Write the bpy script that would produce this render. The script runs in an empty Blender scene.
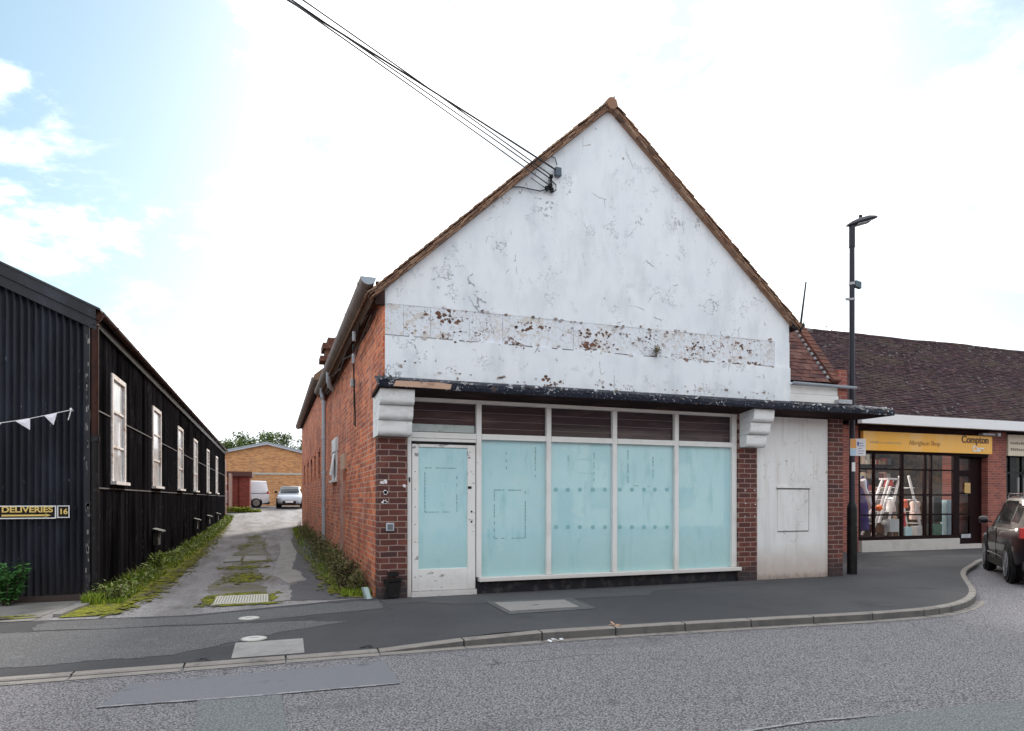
import bpy, math, random
from mathutils import Vector, Matrix
random.seed(7)
sc = bpy.context.scene
col = sc.collection

# ------------------------------------------------------------------ camera
A = math.atan(242/670.0); SA, CA = math.sin(A), math.cos(A); EYE = 1.5
cd = bpy.data.cameras.new('camera'); cam = bpy.data.objects.new('camera', cd); col.objects.link(cam)
cam.location = (0, 0, EYE); cam.rotation_euler = (math.radians(90), 0, -A)
cd.sensor_width = 36; cd.lens = 670/1024*36; cd.shift_y = 133.5/1024; cd.clip_start = .05; cd.clip_end = 3000
sc.camera = cam
sc.render.resolution_x = 1024; sc.render.resolution_y = 731

# ------------------------------------------------------------------ sky + sun
SUN_EL, SUN_AZ = math.radians(30), math.radians(24)      # azimuth from +Y towards +X
w = bpy.data.worlds.new('World'); sc.world = w; w.use_nodes = True
nt = w.node_tree; N = nt.nodes; L = nt.links
for n in list(N): N.remove(n)
out = N.new('ShaderNodeOutputWorld'); bg = N.new('ShaderNodeBackground'); L.new(bg.outputs[0], out.inputs[0])
sky = N.new('ShaderNodeTexSky'); sky.sky_type = 'NISHITA'; sky.sun_disc = False
sky.sun_elevation = SUN_EL; sky.sun_rotation = SUN_AZ; sky.air_density = 1.0; sky.dust_density = 1.5
tc = N.new('ShaderNodeTexCoord')
mp = N.new('ShaderNodeMapping'); mp.inputs['Scale'].default_value = (1, 1, 2.0); mp.inputs['Location'].default_value = (2.0, .3, .2)
L.new(tc.outputs['Generated'], mp.inputs['Vector'])
n1 = N.new('ShaderNodeTexNoise'); n1.inputs['Scale'].default_value = 2.6; n1.inputs['Detail'].default_value = 9; n1.inputs['Roughness'].default_value = .6
n1.inputs['Distortion'].default_value = .35
L.new(mp.outputs[0], n1.inputs['Vector'])
# thinner cloud towards the upper left of the street, thicker over the sun
dt = N.new('ShaderNodeVectorMath'); dt.operation = 'DOT_PRODUCT'
dt.inputs[1].default_value = Vector((-.27, .83, .50)).normalized(); L.new(tc.outputs['Generated'], dt.inputs[0])
mr = N.new('ShaderNodeMapRange'); mr.inputs['From Min'].default_value = .925; mr.inputs['From Max'].default_value = .985
mr.inputs['To Min'].default_value = 0; mr.inputs['To Max'].default_value = .12; L.new(dt.outputs['Value'], mr.inputs[0])
sb = N.new('ShaderNodeMath'); sb.operation = 'SUBTRACT'; L.new(n1.outputs['Fac'], sb.inputs[0]); L.new(mr.outputs[0], sb.inputs[1])
cm = N.new('ShaderNodeMapRange'); cm.interpolation_type = 'SMOOTHSTEP'
cm.inputs['From Min'].default_value = .385; cm.inputs['From Max'].default_value = .50; L.new(sb.outputs[0], cm.inputs[0])
# sky strength (kept at 0.05) and cloud radiance
sk = N.new('ShaderNodeVectorMath'); sk.operation = 'SCALE'; sk.inputs['Scale'].default_value = .05; L.new(sky.outputs[0], sk.inputs[0])
n2 = N.new('ShaderNodeTexNoise'); n2.inputs['Scale'].default_value = 5; n2.inputs['Detail'].default_value = 7; L.new(mp.outputs[0], n2.inputs['Vector'])
cr = N.new('ShaderNodeValToRGB'); cr.color_ramp.elements[0].position = .38; cr.color_ramp.elements[0].color = (.36, .40, .44, 1)
cr.color_ramp.elements[1].position = .60; cr.color_ramp.elements[1].color = (1.0, 1.0, 1.0, 1); L.new(n2.outputs['Fac'], cr.inputs[0])
ad = N.new('ShaderNodeMix'); ad.data_type = 'RGBA'; ad.blend_type = 'MIX'
hz = N.new('ShaderNodeVectorMath'); hz.operation = 'ADD'; hz.inputs[1].default_value = (.04, .095, .10); L.new(sk.outputs[0], hz.inputs[0])
L.new(cm.outputs[0], ad.inputs['Factor']); L.new(hz.outputs[0], ad.inputs['A']); L.new(cr.outputs[0], ad.inputs['B'])
L.new(ad.outputs['Result'], bg.inputs['Color']); bg.inputs['Strength'].default_value = 1.0
sl = bpy.data.lights.new('sun', 'SUN'); sl.energy = 1.8; sl.angle = math.radians(10); sl.color = (1, .93, .82)
so = bpy.data.objects.new('sun', sl); col.objects.link(so)
sd = Vector((math.sin(SUN_AZ)*math.cos(SUN_EL), math.cos(SUN_AZ)*math.cos(SUN_EL), math.sin(SUN_EL)))
so.rotation_euler = sd.to_track_quat('Z', 'Y').to_euler(); so.location = (0, 0, 30)
sc.view_settings.view_transform = 'Standard'; sc.view_settings.look = 'None'
sc.view_settings.exposure = 1.36; sc.view_settings.gamma = 1; sc.view_settings.use_curve_mapping = False

# ------------------------------------------------------------------ helpers
def ray(px, py):
    dx = (px-512)/670.0; return (SA+dx*CA, CA-dx*SA, (499-py)/670.0)
def onY(px, py, Y):
    r = ray(px, py); d = Y/r[1]; return Vector((r[0]*d, Y, EYE+r[2]*d))
def onX(px, py, X):
    r = ray(px, py); d = X/r[0]; return Vector((X, r[1]*d, EYE+r[2]*d))
def gnd(px, py, z=0):
    r = ray(px, py); d = (z-EYE)/r[2]; return Vector((r[0]*d, r[1]*d, z))
def interp(x, pts):
    if x <= pts[0][0]: return pts[0][1]
    for (a, b), (c, d) in zip(pts, pts[1:]):
        if x <= c: return b+(d-b)*(x-a)/(c-a)
    return pts[-1][1]
def hgt(Y): return interp(Y, [(20, 0), (30, .10), (40, .28), (46, .70), (50, .90), (60, 1.0)])
rnd = random.uniform

class MB:
    def __init__(s): s.v = []; s.f = []
    def add(s, vs, fs):
        o = len(s.v); s.v += [Vector(v) for v in vs]; s.f += [tuple(i+o for i in f) for f in fs]; return s
    def box(s, x0, x1, y0, y1, z0, z1):
        return s.add([(x0,y0,z0),(x1,y0,z0),(x1,y1,z0),(x0,y1,z0),(x0,y0,z1),(x1,y0,z1),(x1,y1,z1),(x0,y1,z1)],
                     [(0,3,2,1),(4,5,6,7),(0,1,5,4),(1,2,6,5),(2,3,7,6),(3,0,4,7)])
    def obox(s, o, u, v, n):      # oriented box from corner o with edge vectors
        o, u, v, n = map(Vector, (o, u, v, n))
        return s.add([o, o+u, o+u+v, o+v, o+n, o+u+n, o+u+v+n, o+v+n], [(0,3,2,1),(4,5,6,7),(0,1,5,4),(1,2,6,5),(2,3,7,6),(3,0,4,7)])
    def prism(s, poly, d):        # polygon (3D points) extruded by vector d
        n = len(poly); d = Vector(d); p = [Vector(q) for q in poly]
        return s.add(p+[q+d for q in p], [tuple(range(n)), tuple(range(2*n-1, n-1, -1))]+[(i, i+n, (i+1) % n+n, (i+1) % n) for i in range(n)])
    def poly(s, pts): return s.add(pts, [tuple(range(len(pts)))])
    def tube(s, pts, r, seg=8, cap=True):
        pts = [Vector(p) for p in pts]; rs = r if isinstance(r, (list, tuple)) else [r]*len(pts); vs = []
        for i, p in enumerate(pts):
            t = (pts[min(i+1, len(pts)-1)]-pts[max(i-1, 0)]).normalized()
            a = t.cross(Vector((0, 0, 1)));
            if a.length < .05: a = t.cross(Vector((0, 1, 0)))
            a.normalize(); b = t.cross(a)
            for k in range(seg):
                th = 2*math.pi*k/seg; vs.append(p+(a*math.cos(th)+b*math.sin(th))*rs[i])
        fs = [(i*seg+k, i*seg+(k+1) % seg, (i+1)*seg+(k+1) % seg, (i+1)*seg+k) for i in range(len(pts)-1) for k in range(seg)]
        if cap: fs += [tuple(range(seg-1, -1, -1)), tuple(range((len(pts)-1)*seg, len(pts)*seg))]
        return s.add(vs, fs)
    def lathe(s, prof, c, seg=16, axis='z'):
        vs = []
        for r, h in prof:
            for k in range(seg):
                th = 2*math.pi*k/seg; a, b = r*math.cos(th), r*math.sin(th)
                vs.append(Vector(c)+(Vector((a, b, h)) if axis == 'z' else Vector((a, h, b)) if axis == 'y' else Vector((h, a, b))))
        n = len(prof)
        fs = [(i*seg+k, i*seg+(k+1) % seg, (i+1)*seg+(k+1) % seg, (i+1)*seg+k) for i in range(n-1) for k in range(seg)]
        fs += [tuple(range(seg-1, -1, -1)), tuple(range((n-1)*seg, n*seg))]
        return s.add(vs, fs)
    def halfpipe(s, p0, p1, r, t=.008, seg=10):      # open-topped gutter from p0 to p1
        p0, p1 = Vector(p0), Vector(p1); d = (p1-p0).normalized(); a = d.cross(Vector((0, 0, 1))).normalized()
        vs = []
        for p in (p0, p1):
            for rr in (r, r-t):
                for k in range(seg+1):
                    th = math.pi*k/seg; vs.append(p+a*math.cos(th)*rr-Vector((0, 0, 1))*math.sin(th)*rr)
        m = seg+1; fs = []
        for k in range(seg):
            fs += [(k, k+1, 2*m+k+1, 2*m+k), (m+k, 3*m+k, 3*m+k+1, m+k+1), (k, m+k, m+k+1, k+1), (2*m+k, 2*m+k+1, 3*m+k+1, 3*m+k)]
        fs += [(0, 2*m, 3*m, m), (seg, m+seg, 3*m+seg, 2*m+seg)]
        return s.add(vs, fs)
    def leaf(s, p, l, wd, up=.4, d=None):
        p = Vector(p)
        if d is None:
            th = rnd(0, 6.283); d = Vector((math.cos(th), math.sin(th), rnd(-.3, 1)*up*2))
        d = Vector(d).normalized(); a = d.cross(Vector((rnd(-.5, .5), rnd(-.5, .5), 1))).normalized()
        return s.add([p, p+d*l*.5+a*wd, p+d*l, p+d*l*.5-a*wd], [(0, 1, 2, 3)])
    def blade(s, p, h, wd, lean):
        p = Vector(p); th = rnd(0, 6.283); a = Vector((math.cos(th), math.sin(th), 0))*wd
        ln = Vector((rnd(-1, 1), rnd(-1, 1), 0))*lean*h
        return s.add([p-a, p+a, p+ln*.4+Vector((0, 0, h*.6))+a*.6, p+ln+Vector((0, 0, h)), p+ln*.4+Vector((0, 0, h*.6))-a*.6], [(0, 1, 2, 4), (4, 2, 3)])

org = {}
def build(name, mb, mat, parent=None, loc=None, smooth=False, bevel=0, label=None, kind=None, local=False):
    me = bpy.data.meshes.new(name); o = bpy.data.objects.new(name, me); col.objects.link(o)
    base = Vector(loc) if loc is not None else Vector((0, 0, 0))
    if parent is not None and not local:
        base = org.get(parent.name, Vector((0, 0, 0)))
    off = Vector((0, 0, 0)) if local else base
    me.from_pydata([v-off for v in mb.v], [], mb.f); me.update()
    if parent is not None: o.parent = parent; org[o.name] = base
    else: o.location = base; org[o.name] = base
    me.materials.append(mat)
    if smooth:
        for p in me.polygons: p.use_smooth = True
        if hasattr(me, 'set_sharp_from_angle'): me.set_sharp_from_angle(angle=math.radians(40))
    if bevel:
        b = o.modifiers.new('bevel', 'BEVEL'); b.width = bevel; b.segments = 2; b.limit_method = 'ANGLE'
    if label: o['label'] = label
    if kind: o['kind'] = kind
    return o
SPLIT = {'cable_joint', 'keyhole', 'side_wall_cable', 'gable_cable', 'frame_screw', 'brick_pier', 'window_display', 'rail', 'tread', 'roof_rail', 'door_handle', 'door_seam', 'louvre_line', 'clamp', 'insulator', 'vent_hood', 'slab', 'verge_board', 'bargeboard', 'ridge_tile', 'cover_strip', 'back_wall', 'return_wall', 'shelf_board', 'garment', 'pane', 'rib', 'print_line', 'interior_wall', 'sign_lamp', 'torn_edge'}
_build = build
def build(name, mb, mat, parent=None, **k):
    if name not in SPLIT or parent is None: return _build(name, mb, mat, parent, **k)
    par = list(range(len(mb.v)))
    def f(i):
        while par[i] != i: par[i] = par[par[i]]; i = par[i]
        return i
    for fc in mb.f:
        for v in fc[1:]: par[f(v)] = f(fc[0])
    g = {}
    for fc in mb.f: g.setdefault(f(fc[0]), []).append(fc)
    o = None
    for fs in g.values():
        ids = sorted({v for fc in fs for v in fc}); m_ = {v: i for i, v in enumerate(ids)}; q = MB(); q.add([mb.v[i] for i in ids], [tuple(m_[v] for v in fc) for fc in fs])
        o = _build(name, q, mat, parent, **k)
    return o
def thing(name, label, cat, loc, rz=0, group=None):
    o = bpy.data.objects.new(name, None); col.objects.link(o); o.location = loc; o.rotation_euler = (0, 0, rz)
    o.empty_display_size = .2; o['label'] = label; o['category'] = cat; org[o.name] = Vector(loc)
    if group: o['group'] = group
    return o
def tag(o, label, cat, group=None, kind=None):
    o['label'] = label; o['category'] = cat
    if group: o['group'] = group
    if kind: o['kind'] = kind
    return o
def copytree(o, parent=None):
    c = o.copy(); col.objects.link(c)
    if parent is not None: c.parent = parent
    for ch in [k for k in list(col.objects) if k.parent == o]: copytree(ch, c)
    return c

# ---- materials
def lay(kind='noise', scale=5, lo=.5, hi=.6, col=(0, 0, 0), amt=1, mask=None, stretch=(1, 1, 1), detail=5, rough=.6, inv=False, zr=None):
    return dict(kind=kind, scale=scale, lo=lo, hi=hi, col=col, amt=amt, mask=mask, stretch=stretch, detail=detail, rough=rough, inv=inv, zr=zr)
def mat(name, base, rough=.8, layers=(), bump=(), metal=0, coat=0, island=None, spec=.5, brick=None, world=True, emit=None, crough=.03):
    m = bpy.data.materials.new(name); m.use_nodes = True; nt = m.node_tree; N = nt.nodes; L = nt.links
    b = N['Principled BSDF']; b.inputs['Roughness'].default_value = rough; b.inputs['Metallic'].default_value = metal
    b.inputs['Specular IOR Level'].default_value = spec
    b.inputs['Coat Weight'].default_value = coat; b.inputs['Coat Roughness'].default_value = crough
    if world: g = N.new('ShaderNodeNewGeometry'); vec = g.outputs['Position']
    else: g = N.new('ShaderNodeTexCoord'); vec = g.outputs['Object']
    def mapped(st):
        if st == (1, 1, 1): return vec
        q = N.new('ShaderNodeMapping'); q.inputs['Scale'].default_value = st; L.new(vec, q.inputs[0]); return q.outputs[0]
    def rng(src, lo, hi, a=0, bb=1):
        q = N.new('ShaderNodeMapRange'); q.inputs['From Min'].default_value = lo; q.inputs['From Max'].default_value = hi
        q.inputs['To Min'].default_value = a; q.inputs['To Max'].default_value = bb; L.new(src, q.inputs[0]); return q.outputs[0]
    def noise(scale, st=(1, 1, 1), detail=5, r=.6):
        q = N.new('ShaderNodeTexNoise'); q.inputs['Scale'].default_value = scale; q.inputs['Detail'].default_value = detail
        q.inputs['Roughness'].default_value = r; L.new(mapped(st), q.inputs['Vector']); return q.outputs['Fac']
    cur = N.new('ShaderNodeRGB').outputs[0]; cur.default_value = (*base, 1)
    heights = []
    def mix(c0, c1, fac, bt='MIX'):
        q = N.new('ShaderNodeMix'); q.data_type = 'RGBA'; q.blend_type = bt
        if isinstance(fac, (int, float)): q.inputs['Factor'].default_value = fac
        else: L.new(fac, q.inputs['Factor'])
        L.new(c0, q.inputs['A'])
        if isinstance(c1, tuple): q.inputs['B'].default_value = (*c1, 1)
        else: L.new(c1, q.inputs['B'])
        return q.outputs['Result']
    if brick:
        sep = N.new('ShaderNodeSeparateXYZ'); L.new(vec, sep.inputs[0]); cb = N.new('ShaderNodeCombineXYZ')
        L.new(sep.outputs[brick.get('axis', 'X')], cb.inputs[0]); L.new(sep.outputs['Z'], cb.inputs[1])
        dn = N.new('ShaderNodeTexNoise'); dn.inputs['Scale'].default_value = 4; L.new(vec, dn.inputs['Vector'])
        ds = N.new('ShaderNodeVectorMath'); ds.operation = 'SCALE'; ds.inputs['Scale'].default_value = .018; L.new(dn.outputs['Color'], ds.inputs[0])
        av = N.new('ShaderNodeVectorMath'); av.operation = 'ADD'; L.new(cb.outputs[0], av.inputs[0]); L.new(ds.outputs[0], av.inputs[1])
        cols = []
        for k, (c1, c2) in enumerate((brick['c'][:2], brick['c'][2:4])):
            q = N.new('ShaderNodeTexBrick'); q.inputs['Scale'].default_value = 1; q.inputs['Brick Width'].default_value = brick.get('w', .26)
            q.inputs['Row Height'].default_value = brick.get('h', .09); q.inputs['Mortar Size'].default_value = brick.get('m', .006)
            q.inputs['Mortar Smooth'].default_value = .25; q.inputs['Mortar'].default_value = (*brick['mortar'], 1)
            q.inputs['Color1'].default_value = (*c1, 1); q.inputs['Color2'].default_value = (*c2, 1); q.inputs['Bias'].default_value = -.1*k
            q.offset = .5; q.squash = 1
            L.new(av.outputs[0], q.inputs['Vector']); cols.append(q)
        bn = noise(7, detail=2)
        cur = mix(cols[0].outputs['Color'], cols[1].outputs['Color'], rng(bn, .42, .6))
        fac = cols[0].outputs['Fac']; iv = N.new('ShaderNodeMath'); iv.operation = 'SUBTRACT'; iv.inputs[0].default_value = 1; L.new(fac, iv.inputs[1])
        heights.append((iv.outputs[0], .8, .006))
    if island:
        gi = g if world else N.new('ShaderNodeNewGeometry')
        rp = N.new('ShaderNodeValToRGB'); rp.color_ramp.interpolation = 'LINEAR'
        while len(rp.color_ramp.elements) < len(island): rp.color_ramp.elements.new(.5)
        for i, c in enumerate(island):
            rp.color_ramp.elements[i].position = i/(len(island)-1); rp.color_ramp.elements[i].color = (*c, 1)
        L.new(gi.outputs['Random Per Island'], rp.inputs[0]); cur = rp.outputs[0]
    for l in layers:
        if l['kind'] == 'noise': f = noise(l['scale'], l['stretch'], l['detail'], l['rough'])
        elif l['kind'] == 'z':
            sp = N.new('ShaderNodeSeparateXYZ'); L.new(vec, sp.inputs[0]); nn = noise(l['scale'], l['stretch'])
            ma = N.new('ShaderNodeMath'); ma.operation = 'MULTIPLY_ADD'; L.new(nn, ma.inputs[0]); ma.inputs[1].default_value = l['zr'] or .3; L.new(sp.outputs['Z'], ma.inputs[2]); f = ma.outputs[0]
        else:
            dn = N.new('ShaderNodeTexNoise'); dn.inputs['Scale'].default_value = l['scale']*1.5; dn.inputs['Detail'].default_value = 6; L.new(vec, dn.inputs['Vector'])
            ds = N.new('ShaderNodeVectorMath'); ds.operation = 'SCALE'; ds.inputs['Scale'].default_value = .5/l['scale']; L.new(dn.outputs['Color'], ds.inputs[0])
            av = N.new('ShaderNodeVectorMath'); av.operation = 'ADD'; L.new(mapped(l['stretch']), av.inputs[0]); L.new(ds.outputs[0], av.inputs[1])
            q = N.new('ShaderNodeTexVoronoi'); q.feature = 'DISTANCE_TO_EDGE' if l['kind'] == 'crack' else 'F1'; q.inputs['Scale'].default_value = l['scale']
            L.new(av.outputs[0], q.inputs['Vector']); f = q.outputs['Distance']
        if l['kind'] == 'edge':
            f = noise(l['scale'], l['stretch'], 4, l['rough']); a1 = N.new('ShaderNodeMath'); a1.operation = 'SUBTRACT'; L.new(f, a1.inputs[0]); a1.inputs[1].default_value = .52
            a2 = N.new('ShaderNodeMath'); a2.operation = 'ABSOLUTE'; L.new(a1.outputs[0], a2.inputs[0]); f = a2.outputs[0]
        f = rng(f, l['lo'], l['hi'], 0 if not l['inv'] else l['amt'], l['amt'] if not l['inv'] else 0)
        if l['mask']:
            k = noise(l['mask'][0], l['mask'][3] if len(l['mask']) > 3 else (1, 1, 1), 4); k = rng(k, l['mask'][1], l['mask'][2])
            ml = N.new('ShaderNodeMath'); ml.operation = 'MULTIPLY'; L.new(f, ml.inputs[0]); L.new(k, ml.inputs[1]); f = ml.outputs[0]
        cur = mix(cur, l['col'], f)
    L.new(cur, b.inputs['Base Color'])
    last = None
    for sc_, st_, ds_ in [(noise(x[0], x[3] if len(x) > 3 else (1, 1, 1), 6), x[1], x[2]) for x in bump]+heights:
        q = N.new('ShaderNodeBump'); q.inputs['Strength'].default_value = st_; q.inputs['Distance'].default_value = ds_
        L.new(sc_, q.inputs['Height'])
        if last: L.new(last, q.inputs['Normal'])
        last = q.outputs[0]
    if last: L.new(last, b.inputs['Normal'])
    if emit: b.inputs['Emission Color'].default_value = (*emit[0], 1); b.inputs['Emission Strength'].default_value = emit[1]
    return m
def glass(name, tint=(.9, .95, .95)):
    m = bpy.data.materials.new(name); m.use_nodes = True; nt = m.node_tree; N = nt.nodes; L = nt.links
    N.remove(N['Principled BSDF']); o = N['Material Output']
    t = N.new('ShaderNodeBsdfTransparent'); t.inputs[0].default_value = (*tint, 1); g = N.new('ShaderNodeBsdfGlossy'); g.inputs['Roughness'].default_value = .01
    f = N.new('ShaderNodeFresnel'); f.inputs[0].default_value = 1.33; mx = N.new('ShaderNodeMixShader')
    L.new(f.outputs[0], mx.inputs[0]); L.new(t.outputs[0], mx.inputs[1]); L.new(g.outputs[0], mx.inputs[2]); L.new(mx.outputs[0], o.inputs[0]); return m

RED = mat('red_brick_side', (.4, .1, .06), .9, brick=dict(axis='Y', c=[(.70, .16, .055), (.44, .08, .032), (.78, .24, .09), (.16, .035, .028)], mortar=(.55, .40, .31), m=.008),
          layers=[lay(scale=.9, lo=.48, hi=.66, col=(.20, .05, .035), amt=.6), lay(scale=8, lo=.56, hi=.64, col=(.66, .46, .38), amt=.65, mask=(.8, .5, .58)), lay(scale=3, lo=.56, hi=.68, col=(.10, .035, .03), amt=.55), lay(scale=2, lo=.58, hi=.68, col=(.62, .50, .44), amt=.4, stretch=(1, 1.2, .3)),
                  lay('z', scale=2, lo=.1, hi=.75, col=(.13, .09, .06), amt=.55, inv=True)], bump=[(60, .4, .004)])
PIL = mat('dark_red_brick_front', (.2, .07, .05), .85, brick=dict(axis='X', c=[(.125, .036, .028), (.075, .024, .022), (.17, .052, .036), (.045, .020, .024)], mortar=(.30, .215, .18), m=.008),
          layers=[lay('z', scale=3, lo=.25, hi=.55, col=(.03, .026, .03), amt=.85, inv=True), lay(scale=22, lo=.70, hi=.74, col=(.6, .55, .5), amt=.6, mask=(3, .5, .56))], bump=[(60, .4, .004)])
YEL = mat('yellow_brick', (.5, .3, .15), .9, brick=dict(axis='X', c=[(.60, .27, .09), (.42, .17, .06), (.62, .33, .14), (.26, .11, .06)], mortar=(.45, .35, .25)),
          layers=[lay(scale=.5, lo=.5, hi=.7, col=(.36, .22, .13), amt=.4)])
SHOPB = mat('shop_red_brick', (.3, .1, .07), .9, brick=dict(axis='X', h=.075, w=.225, c=[(.30, .085, .06), (.21, .06, .05), (.36, .11, .075), (.15, .05, .05)], mortar=(.3, .2, .17)), bump=[(60, .3, .004)])
GABLE = mat('peeling_white_render', (.78, .81, .85), .8, spec=.2, layers=[
    lay(scale=.9, lo=.45, hi=.7, col=(.66, .72, .79), amt=.6), lay(scale=5, lo=.52, hi=.72, col=(.62, .66, .70), amt=.45, stretch=(1, 1, .25)),
    lay(scale=6, lo=.57, hi=.585, col=(.56, .61, .66), amt=.6, mask=(1.1, .52, .58), rough=.7),
    lay('crack', scale=1.6, lo=.002, hi=.012, col=(.15, .14, .15), amt=.9, inv=True, mask=(2.4, .58, .61), stretch=(1.5, 1, .7)),
    lay('edge', scale=4, lo=.004, hi=.016, col=(.20, .20, .22), amt=.9, inv=True, mask=(1.3, .60, .63)),
    lay('edge', scale=9, lo=.004, hi=.02, col=(.22, .21, .23), amt=.85, inv=True, mask=(1.7, .605, .635), rough=.7),
    lay(scale=11, lo=.61, hi=.635, col=(.13, .11, .11), amt=.9, mask=(2.0, .575, .61), rough=.75), lay(scale=2.2, lo=.5, hi=.7, col=(.52, .56, .61), amt=.45, stretch=(1, 1, .5))],
    bump=[(3, .25, .02), (15, .3, .006), (60, .15, .003)])
BAND = mat('badly_peeled_render_band', (.70, .74, .80), .8, spec=.2, layers=[
    lay(scale=4, lo=.5, hi=.7, col=(.63, .62, .61), amt=.6),
    lay(scale=9, lo=.54, hi=.56, col=(.60, .57, .55), amt=.9, mask=(.8, .42, .52)),
    lay(scale=6, lo=.58, hi=.60, col=(.16, .075, .055), amt=.95, mask=(1.1, .50, .55), rough=.75),
    lay('edge', scale=7, lo=.0, hi=.010, col=(.18, .12, .10), amt=.9, inv=True, mask=(1.4, .46, .54)),
    lay(scale=26, lo=.63, hi=.66, col=(.09, .055, .045), amt=.95, mask=(1.3, .45, .55)),
    lay('crack', scale=5, lo=.0, hi=.02, col=(.2, .16, .14), amt=.8, inv=True, mask=(2, .5, .56))], bump=[(9, .5, .012), (40, .3, .004)])
WPAINT = mat('weathered_white_paint', (.76, .76, .75), .6, layers=[lay(scale=3, lo=.5, hi=.75, col=(.60, .58, .55), amt=.6),
    lay(scale=30, lo=.66, hi=.69, col=(.3, .27, .25), amt=.8, mask=(2, .53, .6)), lay('z', scale=6, lo=.2, hi=.7, col=(.42, .36, .32), amt=.5, inv=True)], bump=[(20, .15, .003)])
DOORP = mat('scuffed_door_paint', (.76, .76, .75), .55, layers=[lay(scale=3, lo=.5, hi=.75, col=(.6, .58, .55), amt=.5),
    lay(scale=14, lo=.56, hi=.58, col=(.16, .15, .16), amt=.85, mask=(4, .52, .58), stretch=(.5, 1, 1)), lay('z', scale=6, lo=.15, hi=.55, col=(.36, .33, .33), amt=.55, inv=True)], bump=[(20, .15, .003)])
WPANEL = mat('grubby_white_panel', (.74, .74, .74), .7, layers=[lay(scale=1.5, lo=.45, hi=.7, col=(.60, .59, .58), amt=.6), lay(scale=4, lo=.5, hi=.7, col=(.5, .5, .5), amt=.35, stretch=(1, 1, .2)),
    lay('z', scale=5, lo=.18, hi=.8, col=(.42, .32, .26), amt=.8, inv=True), lay('z', scale=9, lo=.10, hi=.26, col=(.16, .12, .10), amt=.8, inv=True), lay(scale=10, lo=.64, hi=.66, col=(.28, .22, .20), amt=.8, mask=(2, .54, .6)), lay(scale=7, lo=.52, hi=.7, col=(.52, .47, .43), amt=.5, stretch=(2, 1, .12)), lay('edge', scale=2, lo=.002, hi=.008, col=(.42, .38, .36), amt=.7, inv=True, mask=(1.2, .52, .56))], bump=[(4, .3, .01), (40, .2, .003)])
WSIMPLE = mat('white_gloss', (.72, .72, .74), .5)
PLAST = mat('white_plaster_bracket', (.78, .79, .80), .7, layers=[lay(scale=3, lo=.5, hi=.6, col=(.55, .55, .54), amt=.5, stretch=(1, 1, 3)), lay('edge', scale=7, lo=.003, hi=.012, col=(.38, .37, .36), amt=.7, inv=True, mask=(3, .52, .58)), lay(scale=4, lo=.5, hi=.7, col=(.64, .65, .66), amt=.5), lay(scale=18, lo=.68, hi=.7, col=(.4, .4, .4), amt=.6)], bump=[(12, .4, .008), (40, .3, .003)])
TURQ = mat('turquoise_backed_glass', (.40, .67, .73), .55, coat=1.0, crough=.02, layers=[lay(scale=1.2, lo=.4, hi=.7, col=(.49, .74, .78), amt=.8),
    lay(scale=14, lo=.5, hi=.75, col=(.50, .72, .73), amt=.5, stretch=(1, 1, .3)), lay(scale=3, lo=.55, hi=.7, col=(.26, .53, .58), amt=.55, stretch=(2, 1, .5)), lay(scale=7, lo=.60, hi=.63, col=(.55, .74, .75), amt=.4, mask=(1.5, .5, .55)), lay('edge', scale=2.2, lo=.003, hi=.007, col=(.50, .72, .74), amt=.7, inv=True, mask=(.9, .5, .55), stretch=(1, 1, .5)), lay('z', scale=4, lo=.5, hi=1.15, col=(.33, .52, .50), amt=.55, inv=True)])
CLER = mat('dark_boarded_transom_glass', (.028, .015, .02), .5, spec=.2, coat=.5, layers=[lay(scale=2, lo=.45, hi=.7, col=(.10, .065, .07), amt=.8, stretch=(.5, 1, 3))])
TAPE = mat('dark_tape_residue', (.15, .28, .30), .6, layers=[lay(scale=30, lo=.5, hi=.56, col=(.25, .52, .56), amt=1)])
GHOST = mat('pale_sticker_residue', (.45, .72, .74), .5, layers=[lay(scale=30, lo=.5, hi=.6, col=(.30, .62, .66), amt=.9)])
DOT = mat('teal_dot_sticker', (.24, .48, .52), .5)
CANF = mat('peeling_navy_canopy_felt', (.008, .011, .024), .6, spec=.25, layers=[lay(scale=14, lo=.60, hi=.62, col=(.62, .63, .66), amt=.95, mask=(1.3, .5, .58)),
    lay(scale=34, lo=.63, hi=.66, col=(.35, .36, .40), amt=.9), lay(scale=8, lo=.60, hi=.66, col=(.11, .07, .05), amt=.7)], bump=[(12, .8, .02), (50, .5, .006)])
SOFF = mat('dark_soffit_board', (.032, .018, .018), .85, spec=.1, layers=[lay(scale=5, lo=.5, hi=.7, col=(.09, .05, .045), amt=.8, stretch=(.3, 1, 1))])
TAN = mat('bare_tan_timber', (.50, .33, .24), .8, layers=[lay(scale=10, lo=.5, hi=.7, col=(.22, .12, .09), amt=.8, stretch=(.4, 1, 1))])
PLINTH = mat('dark_plinth', (.02, .02, .024), .8, spec=.15, layers=[lay(scale=6, lo=.5, hi=.7, col=(.08, .075, .075), amt=.8)])
TILE = mat('brown_clay_tile', (.2, .1, .06), .9, spec=.2, island=[(.19, .105, .07), (.29, .165, .11), (.38, .25, .17), (.14, .09, .07), (.25, .14, .09)], bump=[(40, .4, .004)],
           layers=[lay(scale=14, lo=.6, hi=.68, col=(.22, .2, .12), amt=.6, mask=(2, .5, .6))])
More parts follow.
